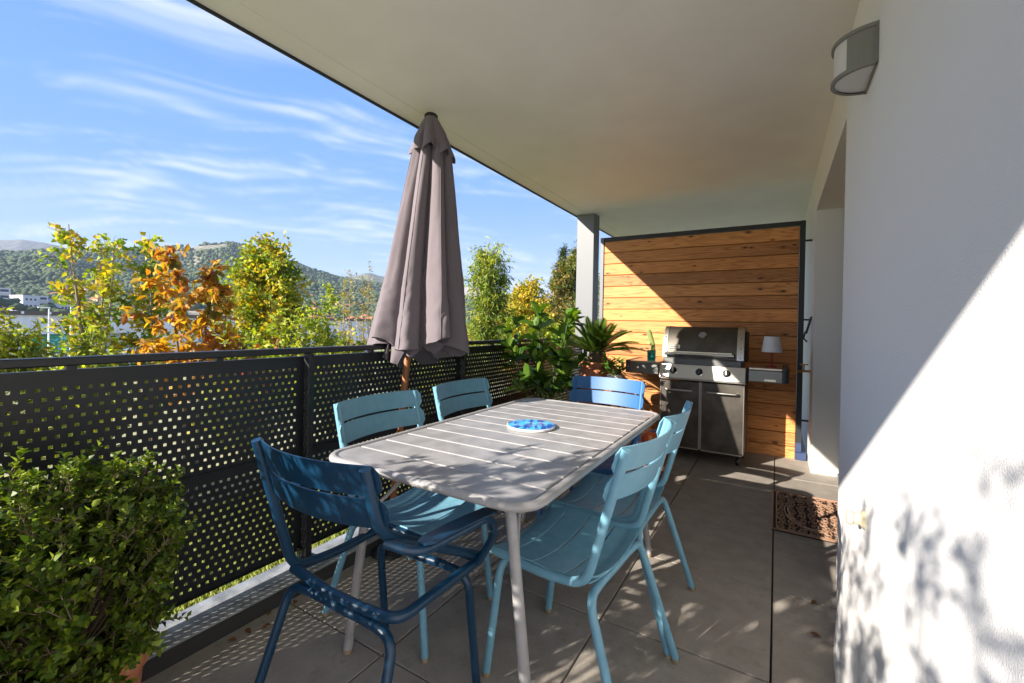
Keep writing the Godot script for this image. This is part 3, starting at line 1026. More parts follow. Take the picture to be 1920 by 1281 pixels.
# ---------------------------------------------------------------- closed parasol
func parasol() -> void:
	var foot := Vector3(-1.714, 0, -1.638)
	var top := Vector3(-1.885, 2.5, -2.1)
	var right := Vector3(0.857, 0, -0.515)
	var axis := (top - foot).normalized()
	var t := thing("parasol", "closed taupe canvas parasol on a leaning wooden pole inside the railing", "parasol", foot)
	var bs := Basis(axis.cross(Vector3.BACK).normalized(), axis, Vector3.ZERO)
	bs.z = bs.x.cross(bs.y).normalized()
	var l := top.distance_to(foot)
	var b := MB.new()
	b.tube([axis * 0.03, axis * (l - 0.05)], 0.0185, 14)
	put("pole", b, M.pole_wood, t)
	b = MB.new()
	b.lathe([Vector2(0.0, 0.0), Vector2(0.085, 0.0), Vector2(0.09, 0.006), Vector2(0.088, 0.022), Vector2(0.04, 0.034), Vector2(0.026, 0.045), Vector2(0.025, 0.16), Vector2(0.019, 0.162)], Vector3(0, 0, 0), 28)
	put("base", b, M.anthracite, t)
	b = MB.new()
	b.lathe([Vector2(0.02, l - 0.03), Vector2(0.042, l - 0.022), Vector2(0.042, l - 0.006), Vector2(0.03, l + 0.002), Vector2(0.0, l + 0.004)], Vector3.ZERO, 20, bs)
	put("finial", b, M.black_plastic, t)
	# the furled canopy: eight panels hanging in deep folds
	var ns := noise(101, 1.0, 3); var crease := noise(102, 1.0, 3)
	var nu := 160; var nv := 46
	var y0 := 2.285; var y1 := 1.075
	var p := PackedVector3Array()
	for j in nv + 1:
		var v := float(j) / nv
		for i in nu + 1:
			var a := TAU * (i % nu) / nu
			var hang := 0.030 * sin(a * 4.0 + 0.8) + 0.030 * sin(a * 2.0 + 2.0) + 0.035 * ns.get_noise_2d(cos(a) * 1.3, sin(a) * 1.3)
			var h := lerpf(y0, y1 + hang, v)
			var rad := lerpf(0.118, 0.288, pow(v, 0.95)) * (1.0 + 0.07 * sin(a + 2.3 + v))
			var tw := a * 4.0 + 0.55 * ns.get_noise_2d(v * 0.7 + 4.0, cos(a) * 1.2 + sin(a) * 0.7) + 0.5 * v
			var fold := pow(absf(sin(tw)), 0.62)
			var depth := lerpf(0.42, 0.52, v)
			var k := 1.0 - depth * (1.0 - fold) + 0.012 * sin(a * 11.0 + v * 5.0) * v
			k += 0.055 * crease.get_noise_3d(cos(a) * 2.2, v * 1.2, sin(a) * 2.2) + 0.012 * crease.get_noise_3d(cos(a) * 6.0, v * 7.0, sin(a) * 6.0)
			k += 0.030 * crease.get_noise_3d(cos(a) * 5.0 + v * 9.0, v * 16.0, sin(a) * 5.0) * smoothstep(0.45, 0.9, v)
			var q := rad * maxf(k, 0.2)
			p.append(bs * Vector3(cos(a) * q, h, sin(a) * q) + right * lerpf(0.02, 0.05, v))
	b = MB.new()
	b.sheet(p, nu, nv, true)
	for s in 8:
		var i := int((s + 0.5) * nu / 8.0)
		var line := []
		for j in range(0, nv + 1, 2):
			var e := p[j * (nu + 1) + i]
			var o := axis * axis.dot(e)
			line.append(o + (e - o) * 1.006)
		b.tube(line, 0.0022, 5, false)
	# the cloth is turned in below the hem
	var p2 := PackedVector3Array()
	for j in 3:
		for i in nu + 1:
			var e := p[nv * (nu + 1) + i]
			var mid := axis * axis.dot(e)
			p2.append(e.lerp(mid, [0.0, 0.02, 0.5][j]) + axis * [0.0, -0.006, 0.10][j])
	b.sheet(p2, nu, 2, true)
	var cp := put("canopy", b, M.canvas, t)
	# the small vent cap that covers the crown
	p = PackedVector3Array()
	for j in 15:
		var v := j / 14.0
		for i in nu + 1:
			var a := TAU * (i % nu) / nu
			var h := lerpf(2.525, 2.265, v) + 0.022 * v * sin(a * 8.0 + 1.0) * sin(a * 2.0 + 0.4) - 0.02 * v * sin(a + 1.0)
			var rad := lerpf(0.038, 0.148, pow(v, 0.85)) * (1.0 + 0.05 * sin(a + 2.0))
			var fold := pow(absf(sin(a * 4.0 + 0.4 + 0.5 * v)), 0.8)
			var k := 1.0 - lerpf(0.06, 0.34, v) * (1.0 - fold) + 0.06 * crease.get_noise_3d(cos(a) * 2.0 + 9.0, v * 3.0, sin(a) * 2.0)
			p.append(bs * Vector3(cos(a) * rad * k, h, sin(a) * rad * k) + right * 0.022 * v)
	b = MB.new()
	b.sheet(p, nu, 14, true)
	put("vent_cap", b, M.canvas, cp)
	# loose corners of cloth hanging lower, and rib ends
	var at := [Vector2(2.5, 0.17), Vector2(3.3, 0.12), Vector2(1.75, 0.15), Vector2(1.2, 0.13), Vector2(0.4, 0.16)]
	for k in at.size():
		var a: float = at[k].x
		var q: float = at[k].y
		var dn: float = [0.10, 0.14, 0.13, 0.09, 0.06][k]
		b = MB.new()
		b.board(func(u: float, v: float) -> Vector3:
			var w := lerpf(0.10, 0.028, (v + 1.0) * 0.5)
			var aa := a + u * w / q
			var rr := q * (1.0 + 0.10 * sin(u * 3.0 + k))
			return bs * Vector3(cos(aa) * rr, 1.105 - (v + 1.0) * 0.5 * dn + 0.012 * u, sin(aa) * rr) + right * 0.05, 8, 6, 0.0022)
		put("cloth_corner", b, M.canvas, cp)
	for k in 8:
		var a := TAU * k / 8 + 0.35
		b = MB.new()
		b.tube([bs * Vector3(cos(a) * 0.035, 2.3, sin(a) * 0.035), bs * Vector3(cos(a) * 0.075, 1.07, sin(a) * 0.075)], 0.008, 6)
		put("rib", b, M.pole_wood, t)

# ---------------------------------------------------------------- barbecue
func lettering(txt: String, size: float, depth: float, m: Material, parent: Node, at: Vector3, rot := Vector3.ZERO, called := "lettering") -> MeshInstance3D:
	var tm := TextMesh.new()
	var f := SystemFont.new()
	f.font_names = PackedStringArray(["Droid Sans"])
	f.font_weight = 700
	tm.font = f
	tm.text = txt
	tm.font_size = 32
	tm.pixel_size = size / 32.0
	tm.depth = depth
	var o := put(called, tm, m, parent, at)
	o.rotation = rot
	return o

func barbecue() -> void:
	var t := thing("gas_barbecue", "stainless and dark steel gas barbecue with closed lid and two doors", "barbecue", Vector3(-0.578, 0, -4.52))
	var f := 0.27            # the front of the cabinet
	var hw := 0.352
	# cabinet shell, doors
	var b := MB.new()
	b.box(Vector3(0, 0.405, -0.01), Vector3(2 * hw - 0.004, 0.61, 0.50), Basis.IDENTITY, 0.004)
	put("cabinet", b, M.smoked_steel, t)
	for s: float in [-1.0, 1.0]:
		b = MB.new()
		b.box(Vector3(s * hw * 0.5, 0.408, f - 0.012), Vector3(hw - 0.014, 0.60, 0.022), Basis.IDENTITY, 0.003)
		var d := put("door", b, M.smoked_steel, t)
		for e: float in [-1.0, 1.0]:
			part("edge_trim", Vector3(s * hw * 0.5 + e * (hw * 0.5 - 0.007) - 0.005, 0.106, f - 0.02), Vector3(s * hw * 0.5 + e * (hw * 0.5 - 0.007) + 0.005, 0.71, f + 0.003), M.brushed_steel, d, 0.002)
		part("edge_trim", Vector3(s * hw * 0.5 - hw * 0.5 + 0.013, 0.098, f - 0.02), Vector3(s * hw * 0.5 + hw * 0.5 - 0.013, 0.108, f + 0.003), M.brushed_steel, d, 0.002)
		b = MB.new()
		var x0 := s * 0.058; var x1 := s * 0.30
		b.tube(fillet([Vector3(x0, 0.628, f - 0.002), Vector3(x0, 0.628, f + 0.034), Vector3(x1, 0.628, f + 0.034), Vector3(x1, 0.628, f - 0.002)], 0.018, 5), 0.0085, 10)
		put("handle", b, M.brushed_steel, d)
	# base frame and castors
	part("base_frame", Vector3(-hw, 0.082, -0.26), Vector3(hw, 0.097, 0.25), M.black_plastic, t, 0.003)
	for sx: float in [-1.0, 1.0]:
		for sz in [-0.22, 0.20]:
			b = MB.new()
			b.lathe([Vector2(0.0, -0.014), Vector2(0.026, -0.014), Vector2(0.036, -0.008), Vector2(0.036, 0.008), Vector2(0.026, 0.014), Vector2(0.0, 0.014)], Vector3(sx * (hw - 0.05), 0.036, sz), 18, Basis(Vector3.BACK, PI / 2))
			var w := put("castor", b, M.black_plastic, t)
			part("fork", Vector3(sx * (hw - 0.05) - 0.02, 0.04, sz - 0.012), Vector3(sx * (hw - 0.05) + 0.02, 0.0815, sz + 0.012), M.grey_plastic, w)
	# sloping control panel with knobs
	var pb := Basis(Vector3.RIGHT, -0.30)
	b = MB.new()
	b.box(Vector3(0, 0.794, f - 0.005), Vector3(2 * hw + 0.012, 0.135, 0.03), pb, 0.005)
	var cp := put("control_panel", b, M.brushed_steel, t)
	part("lower_lip", Vector3(-hw - 0.004, 0.722, f - 0.03), Vector3(hw + 0.004, 0.735, f + 0.026), M.brushed_steel, cp, 0.003)
	part("end_cap", Vector3(hw + 0.0065, 0.728, f - 0.06), Vector3(hw + 0.02, 0.862, f - 0.002), M.black_plastic, cp, 0.003)
	var face := Basis(Vector3.RIGHT, PI / 2 - 0.30)
	for k in 4:
		var x: float = [-0.312, -0.232, -0.012, 0.208][k]
		var r: float = [0.012, 0.024, 0.024, 0.024][k]
		var ctr := Vector3(x, 0.798, f - 0.005) + pb * Vector3(0, 0, 0.0152)
		b = MB.new()
		b.lathe([Vector2(0.0, -0.001), Vector2(r * 1.25, -0.001), Vector2(r * 1.25, 0.004), Vector2(r, 0.006), Vector2(r * 0.94, 0.026), Vector2(r * 0.80, 0.030), Vector2(0.0, 0.030)].map(func(q: Vector2) -> Vector2: return q * Vector2(1, 1.0 if r > 0.02 else 0.5)), ctr, 24, face)
		var kn := put("button" if k == 0 else "knob", b, M.chrome if k == 0 else M.black_plastic, cp)
		if k > 0:
			b = MB.new()
			b.box(ctr + pb * Vector3(0, 0, 0.036), Vector3(r * 0.62, r * 1.9, 0.014), pb, 0.003)
			put("grip", b, M.brushed_steel if k != 2 else M.grey_plastic, kn)
			b = MB.new()
			b.lathe([Vector2(r * 1.26, -0.0005), Vector2(r * 1.42, -0.0005), Vector2(r * 1.42, 0.0035), Vector2(r * 1.26, 0.0045)], ctr, 24, face)
			put("bezel", b, M.chrome, kn)
	# cook box between the panel and the lid
	b = MB.new()
	b.box(Vector3(-0.006, 0.875, 0.0), Vector3(0.66, 0.085, 0.46), Basis.IDENTITY, 0.01)
	put("cook_box", b, M.cast_aluminium, t)
	# lid: a rounded section drawn between two cast ends
	var prof := []
	for q in [Vector2(0.215, 0.918), Vector2(0.213, 0.955), Vector2(0.195, 1.03), Vector2(0.165, 1.11), Vector2(0.128, 1.172), Vector2(0.095, 1.198), Vector2(0.06, 1.206), Vector2(-0.14, 1.206), Vector2(-0.20, 1.18), Vector2(-0.235, 1.10), Vector2(-0.24, 0.918)]:
		prof.append(q)
	var lid := MB.new()
	extrude(lid, prof, -0.306, 0.280)
	var ld := put("lid", lid, M.smoked_steel, t)
	for s in 2:
		lid = MB.new()
		var big := []
		for q: Vector2 in prof:
			var ctr := Vector2(-0.01, 1.0)
			big.append(ctr + (q - ctr) * Vector2(1.035, 1.022))
		extrude(lid, big, [-0.345, 0.2805][s], [-0.3065, 0.335][s])
		var cap := put("end_casting", lid, M.brushed_steel, ld)
		for q in [Vector2(0.212, 1.02), Vector2(0.178, 1.11), Vector2(0.226, 0.936)]:
			b = MB.new()
			b.lump(Vector3([-0.327, 0.311][s], q.y, q.x), Vector3(0.006, 0.006, 0.006), 8, 5, noise(1, 0.1, 1), 0.0)
			put("rivet", b, M.chrome, cap)
	part("black_side_plate", Vector3(0.3355, 0.90, -0.24), Vector3(0.352, 1.17, 0.13), M.black_plastic, ld, 0.006)  # plain black plate outside the right end casting
	b = MB.new()
	b.tube([Vector3(-0.318, 0.955, 0.262), Vector3(0.262, 0.955, 0.262)], 0.0135, 14)
	var hd := put("handle", b, M.chrome, ld)
	for x in [-0.310, 0.256]:
		b = MB.new()
		b.tube([Vector3(x, 0.958, 0.205), Vector3(x, 0.955, 0.262)], 0.015, 10)
		put("handle_mount", b, M.black_plastic if x > 0 else M.brushed_steel, hd)
	b = MB.new()
	b.box(Vector3(-0.02, 0.968, 0.2265), Vector3(0.53, 0.022, 0.006), Basis(Vector3.RIGHT, -0.2), 0.002)
	put("polished_strip", b, M.chrome, ld)
	# thermometer
	var tb := Basis(Vector3.RIGHT, PI / 2 - 0.46)
	b = MB.new()
	b.lathe([Vector2(0.0, 0.0), Vector2(0.034, 0.0), Vector2(0.036, 0.010), Vector2(0.031, 0.016), Vector2(0.028, 0.012)], Vector3(-0.006, 1.128, 0.158), 28, tb)
	var th := put("thermometer", b, M.chrome, ld)
	b = MB.new()
	b.lathe([Vector2(0.028, 0.0125), Vector2(0.0, 0.0128)], Vector3(-0.006, 1.128, 0.158), 28, tb)
	put("dial", b, mat("dial_grey", c8(150, 150, 148), 0.4), th)
	# name badge on the lid and name on the right shelf
	var sl := Basis(Vector3.RIGHT, -0.255)
	b = MB.new()
	b.box(Vector3(-0.238, 1.018, 0.2035), Vector3(0.098, 0.040, 0.008), sl, 0.003)
	var bd := put("badge", b, M.chrome, ld)
	lettering("WEBER", 0.020, 0.002, mat("badge_ink", c8(52, 66, 96), 0.5), bd, Vector3(-0.242, 1.018, 0.2083), Vector3(-0.255, 0, 0), "badge_lettering")
	# side shelves
	mat("shelf_steel", c8(142, 144, 142), 0.42, 1.0)
	for s: float in [-1.0, 1.0]:
		var x0 := hw + 0.022 if s > 0 else -0.372
		var x1 := 0.625 if s > 0 else -0.645
		var sh := MB.new()
		sh.box(Vector3((x0 + x1) * 0.5, 0.8585, 0.0), Vector3(absf(x1 - x0), 0.022, 0.50), Basis.IDENTITY, 0.005)
		var so := put("side_shelf", sh, M.brushed_steel, t)
		b = MB.new()
		b.box(Vector3((x0 + x1) * 0.5, 0.798, 0.252), Vector3(absf(x1 - x0), 0.097, 0.016), Basis.IDENTITY, 0.004)
		put("shelf_front", b, M.shelf_steel, so)
		# rounded plastic end
		var e := []
		var xe := x1 + s * 0.0005
		for k in 7:
			var a := PI / 2 * k / 6
			e.append(Vector3(xe + s * (0.042 * cos(a) + 0.004), 0.8, 0.225 + 0.036 * sin(a)))
		b = MB.new()
		var ring := [Vector3(xe, 0.8, 0.259)]
		var poly := PackedVector2Array()
		poly.append(Vector2(xe, 0.2595))
		for k in range(6, -1, -1): poly.append(Vector2(e[k].x, e[k].z))
		poly.append(Vector2(xe + s * 0.046, -0.25)); poly.append(Vector2(xe, -0.25))
		prism(b, poly, 0.752, 0.871, s < 0)
		put("end_cap", b, M.grey_plastic, so)
		if s > 0:
			lettering("GENESIS", 0.021, 0.003, M.chrome, so, Vector3(0.535, 0.768, 0.2605), Vector3(0, 0, 0))

func extrude(m: MB, prof: Array, x0: float, x1: float) -> void:      # prof holds (z, y), from the front bottom over the top to the back
	var n := prof.size()
	var p := PackedVector3Array()
	var nu := 1
	for j in n:
		for i in 2:
			p.append(Vector3(x0 if i == 0 else x1, prof[j].y, prof[j].x))
	m.sheet(p, nu, n - 1)
	for e in 2:
		var x := x0 if e == 0 else x1
		var ctr := Vector3(x, 1.0, -0.01)
		for j in n - 1:
			var a := Vector3(x, prof[j].y, prof[j].x); var b := Vector3(x, prof[j + 1].y, prof[j + 1].x)
			if e == 0: m.tri(ctr, a, b)
			else: m.tri(ctr, b, a)
	m.quad(Vector3(x0, prof[0].y, prof[n - 1].x), Vector3(x1, prof[0].y, prof[n - 1].x), Vector3(x1, prof[0].y, prof[0].x), Vector3(x0, prof[0].y, prof[0].x))

func prism(m: MB, poly: PackedVector2Array, y0: float, y1: float, rev := false) -> void:      # a convex outline in (x, z)
	var n := poly.size()
	for k in n:
		var a := poly[k]; var b := poly[(k + 1) % n]
		if rev: m.quad(Vector3(b.x, y0, b.y), Vector3(a.x, y0, a.y), Vector3(a.x, y1, a.y), Vector3(b.x, y1, b.y))
		else: m.quad(Vector3(a.x, y0, a.y), Vector3(b.x, y0, b.y), Vector3(b.x, y1, b.y), Vector3(a.x, y1, a.y))
	for k in range(1, n - 1):
		var a := poly[0]; var b := poly[k]; var c := poly[k + 1]
		if not rev:
			m.tri(Vector3(a.x, y1, a.y), Vector3(b.x, y1, b.y), Vector3(c.x, y1, c.y)); m.tri(Vector3(a.x, y0, a.y), Vector3(c.x, y0, c.y), Vector3(b.x, y0, b.y))
		else:
			m.tri(Vector3(a.x, y1, a.y), Vector3(c.x, y1, c.y), Vector3(b.x, y1, b.y)); m.tri(Vector3(a.x, y0, a.y), Vector3(b.x, y0, b.y), Vector3(c.x, y0, c.y))

# ---------------------------------------------------------------- potted plants
func pot(t: Node3D, r: float, h: float, m: Material, wide := 1.0) -> void:
	var b := MB.new()
	b.lathe([Vector2(0.0, 0.0), Vector2(r * 0.66, 0.0), Vector2(r * 0.70, 0.01), Vector2(r * 0.86 * wide, h * 0.45), Vector2(r * 0.92, h - 0.055), Vector2(r * 0.93, h - 0.050), Vector2(r * 1.02, h - 0.046), Vector2(r * 1.05, h - 0.024), Vector2(r * 1.02, h - 0.003), Vector2(r * 0.98, h), Vector2(r * 0.92, h - 0.004), Vector2(r * 0.90, h - 0.05)], Vector3.ZERO, 36)
	var o := put("pot", b, m, t)
	b = MB.new()
	b.lathe([Vector2(r * 0.905, h - 0.04), Vector2(0.0, h - 0.03)], Vector3.ZERO, 24)
	put("soil", b, M.soil, o)

# leaves as pieces: the nearest ones singly, the others together
func spread(t: Node3D, where: Array, kinds: Array, m: Material, singles: int, eye: Vector3) -> void:
	where.sort_custom(func(a, b): return (a[0] as Transform3D).origin.distance_squared_to(eye) < (b[0] as Transform3D).origin.distance_squared_to(eye))
	var rest := MB.new()
	for k in where.size():
		var x: Transform3D = where[k][0]
		if k < singles:
			var o := put("leaf", kinds[where[k][1]], m, t)
			o.transform = x
		else:
			rest.col = where[k][2]
			var b := x.basis
			rest.leaf(x.origin, b.y.normalized(), b.z.normalized(), b.y.length() * where[k][3], b.x.length() * where[k][4], false, 0.12)
	if rest.v.size():
		put("foliage", rest, m, t).set_meta("kind", "stuff")

func leaf_kinds(cols: Array, l: float, w: float, droop: float) -> Array:
	var out := []
	for c in cols:
		var b := MB.new()
		b.col = c
		b.leaf(Vector3.ZERO, Vector3.UP, Vector3.BACK, l, w, true, droop)
		out.append(b.mesh())
	return out

func facing(p: Vector3, d: Vector3, f: Vector3, s: float) -> Transform3D:
	d = d.normalized()
	var x := d.cross(f).normalized()
	return Transform3D(Basis(x, d, x.cross(d)).scaled_local(Vector3.ONE * s), p)

func bushy(t: Node3D, ctr: Vector3, rad: Vector3, root: Vector3, stems: int, sprigs: int, per: int, l: float, w: float, cols: Array, m: Material, singles: int, bark: Material, bias := 0.35) -> void:
	var wood := MB.new()
	var where := []
	var eye := Vector3(0, 1.2, 0) - t.position
	for k in stems:
		var d := any_dir()
		d = Vector3(d.x, d.y * 0.95 + bias * 0.4, d.z).normalized()
		var e := ctr + d * rad * rng.randf_range(0.78, 1.12)
		var mid := root.lerp(e, 0.5) + Vector3(rng.randf_range(-0.06, 0.06), rng.randf_range(-0.02, 0.07), rng.randf_range(-0.06, 0.06)) * rad.x * 2.5
		var path := []
		for q in 7:
			var u := q / 6.0
			path.append(root.lerp(mid, u).lerp(mid.lerp(e, u), u))
		wood.tube(path, 0.004, 5, false, [0.0060, 0.0048, 0.0038, 0.003, 0.0024, 0.0018, 0.0012].map(func(x): return x * clampf(rad.x * 2.6, 0.6, 2.2)))
		for q in sprigs:
			var u := 1.0 - 0.50 * pow(rng.randf(), 1.6)
			var a := root.lerp(mid, u).lerp(mid.lerp(e, u), u)
			var out := ((e - root).normalized() * 0.7 + any_dir() * 0.9 + Vector3(0, 0.35, 0)).normalized()
			var ln := rng.randf_range(0.05, 0.11) * rad.x * 2.6
			wood.tube([a, a + out * ln], 0.0012, 4, false)
			for i in per:
				var p := a + out * ln * (0.15 + 0.95 * float(i + 1) / per)
				var ang := i * 2.4 + rng.randf()
				var side := out.cross(Vector3(0.3, 1, 0.2)).normalized().rotated(out, ang)
				var ld := (side * 0.8 + out * 0.65 + Vector3(0, 0.15, 0)).normalized()
				var f := (Vector3(0, 1, 0) * 0.8 + out * 0.5 + any_dir() * 0.5).normalized()
				var c := rng.randi() % cols.size()
				where.append([facing(p, ld, f, rng.randf_range(0.7, 1.25)), c, cols[c] * rng.randf_range(0.8, 1.15), l, w])
	put("branches", wood, bark, t).set_meta("kind", "stuff")
	spread(t, where, leaf_kinds(cols, l, w, 0.12), m, singles, eye)

func terrace_plants() -> void:
	# box bush in the near left corner
	var t := thing("box_bush", "round box bush with small glossy leaves in a terracotta pot beside the railing", "bush", Vector3(-1.545, 0, -0.385))
	pot(t, 0.165, 0.32, M.terracotta)
	bushy(t, Vector3(0.0, 0.535, 0.02), Vector3(0.238, 0.272, 0.245), Vector3(0, 0.29, 0), 150, 15, 10, 0.0185, 0.0122, [Color(0.065, 0.125, 0.016), Color(0.110, 0.190, 0.020), Color(0.170, 0.255, 0.026), Color(0.26, 0.34, 0.035)], M.box_leaf, 300, M.bark)
	# a taller laurel stands behind the camera: its shade falls over the floor and the chairs
	for q in [[0.52, 1.0, "nearer the box bush"], [1.42, 1.12, "the farther one from the box bush"]]:
		t = thing("potted_laurel", "tall leafy potted laurel along the railing, " + q[2], "bush", Vector3(-1.46, 0, q[0]), 0.0, "laurels in pots along the railing")
		pot(t, 0.20, 0.36, M.terracotta)
		bushy(t, Vector3(0, 0.98 * q[1], 0), Vector3(0.40, 0.72 * q[1], 0.48), Vector3(0, 0.34, 0), 72 if q[0] < 1.0 else 50, 7, 6, 0.066, 0.030, [Color(0.05, 0.11, 0.025), Color(0.08, 0.15, 0.03)], M.citrus_leaf, 0, M.bark)
	t = thing("potted_fig", "tall sparse potted fig at the terrace's near end, taller than the laurels", "bush", Vector3(-1.45, 0, 2.15))
	pot(t, 0.22, 0.40, M.terracotta)
	bushy(t, Vector3(0, 2.0, -0.05), Vector3(0.38, 0.42, 0.85), Vector3(0, 0.38, 0), 100, 3, 4, 0.050, 0.032, [Color(0.05, 0.11, 0.025), Color(0.08, 0.15, 0.03)], M.citrus_leaf, 0, M.bark)
	# lemon with large leaves by the railing
	t = thing("potted_lemon", "leafy lemon plant with large glossy leaves growing against the railing", "plant", Vector3(-1.61, 0, -3.17))
	pot(t, 0.17, 0.36, M.terracotta)
	bushy(t, Vector3(0.0, 0.95, 0.0), Vector3(0.27, 0.42, 0.42), Vector3(0, 0.33, 0), 24, 4, 4, 0.115, 0.062, [Color(0.060, 0.145, 0.018), Color(0.110, 0.225, 0.025), Color(0.20, 0.34, 0.040), Color(0.045, 0.105, 0.020)], M.citrus_leaf, 300, M.green_stem)
	# sago palm in a tall jar
	t = thing("sago_palm", "sago palm with stiff feathery fronds in a tall terracotta jar", "palm", Vector3(-1.455, 0, -3.94))
	pot(t, 0.155, 0.865, M.terracotta, 1.15)
	var cr := MB.new()
	cr.lump(Vector3(0, 0.88, 0), Vector3(0.07, 0.09, 0.07), 14, 9, noise(5, 0.2, 2), 0.4)
	put("trunk", cr, M.bark, t)
	for k in 30:
		var a := k * 2.399 + rng.randf() * 0.3
		var rise := lerpf(1.35, 0.30, k / 30.0) + rng.randf_range(-0.1, 0.1)
		var ln := lerpf(0.40, 0.56, k / 30.0)
		var dir := Vector3(cos(a) * cos(rise), sin(rise), sin(a) * cos(rise))
		var b := MB.new()
		var rib := []
		for q in 12:
			var u := q / 11.0
			rib.append(Vector3(0, 0.92, 0) + dir * ln * u + Vector3(0, -0.16, 0) * u * u * cos(rise) * 1.2)
		b.col = Color(0.10, 0.15, 0.04)
		b.tube(rib, 0.004, 5, false, [0.005, 0.005, 0.0045, 0.004, 0.004, 0.0035, 0.003, 0.003, 0.0025, 0.002, 0.0015, 0.001])
		for q in range(6, 44):
			var u := q / 44.0
			var i := int(u * 11.0)
			var p: Vector3 = rib[i].lerp(rib[mini(i + 1, 11)], u * 11.0 - i)
			var ax: Vector3 = (rib[mini(i + 1, 11)] - rib[maxi(i - 1, 0)]).normalized()
			var sd := ax.cross(Vector3.UP).normalized()
			for s: float in [-1.0, 1.0]:
				var ld: Vector3 = (sd * s + ax * 0.75 + Vector3(0, 0.35, 0)).normalized()
				b.col = shade(Color(0.075, 0.16, 0.022), Color(0.16, 0.27, 0.035))
				b.leaf(p, ld, Vector3.UP, 0.095 * sin(PI * clampf(u * 0.85 + 0.12, 0, 1)) + 0.015, 0.007, false, 0.05)
		put("frond", b, M.citrus_leaf, t)
	# small plant in a white pot on a stool
	var st := thing("plant_stand", "slim dark stool carrying the small white pot beside the barbecue", "stool", Vector3(-1.235, 0, -3.83))
	part("top", Vector3(-0.09, 0.625, -0.09), Vector3(0.09, 0.645, 0.09), M.pole_wood, st, 0.003)
	for sx: float in [-1.0, 1.0]:
		for sz: float in [-1.0, 1.0]:
			var b := MB.new()
			b.tube([Vector3(sx * 0.085, 0.0, sz * 0.085), Vector3(sx * 0.07, 0.6245, sz * 0.07)], 0.010, 8)
			put("leg", b, M.anthracite, st)
	t = thing("small_potted_plant", "small bright leafy plant in a white cup-shaped pot beside the jar", "plant", Vector3(-1.235, 0.6455, -3.83))
	var b := MB.new()
	b.lathe([Vector2(0.0, 0.0), Vector2(0.052, 0.0), Vector2(0.068, 0.115), Vector2(0.066, 0.117), Vector2(0.060, 0.105), Vector2(0.0, 0.10)], Vector3.ZERO, 28)
	put("pot", b, M.shade_white, t)
	bushy(t, Vector3(0, 0.19, 0), Vector3(0.085, 0.10, 0.085), Vector3(0, 0.10, 0), 10, 3, 3, 0.070, 0.024, [Color(0.12, 0.26, 0.035), Color(0.07, 0.17, 0.03)], M.citrus_leaf, 60, M.green_stem)

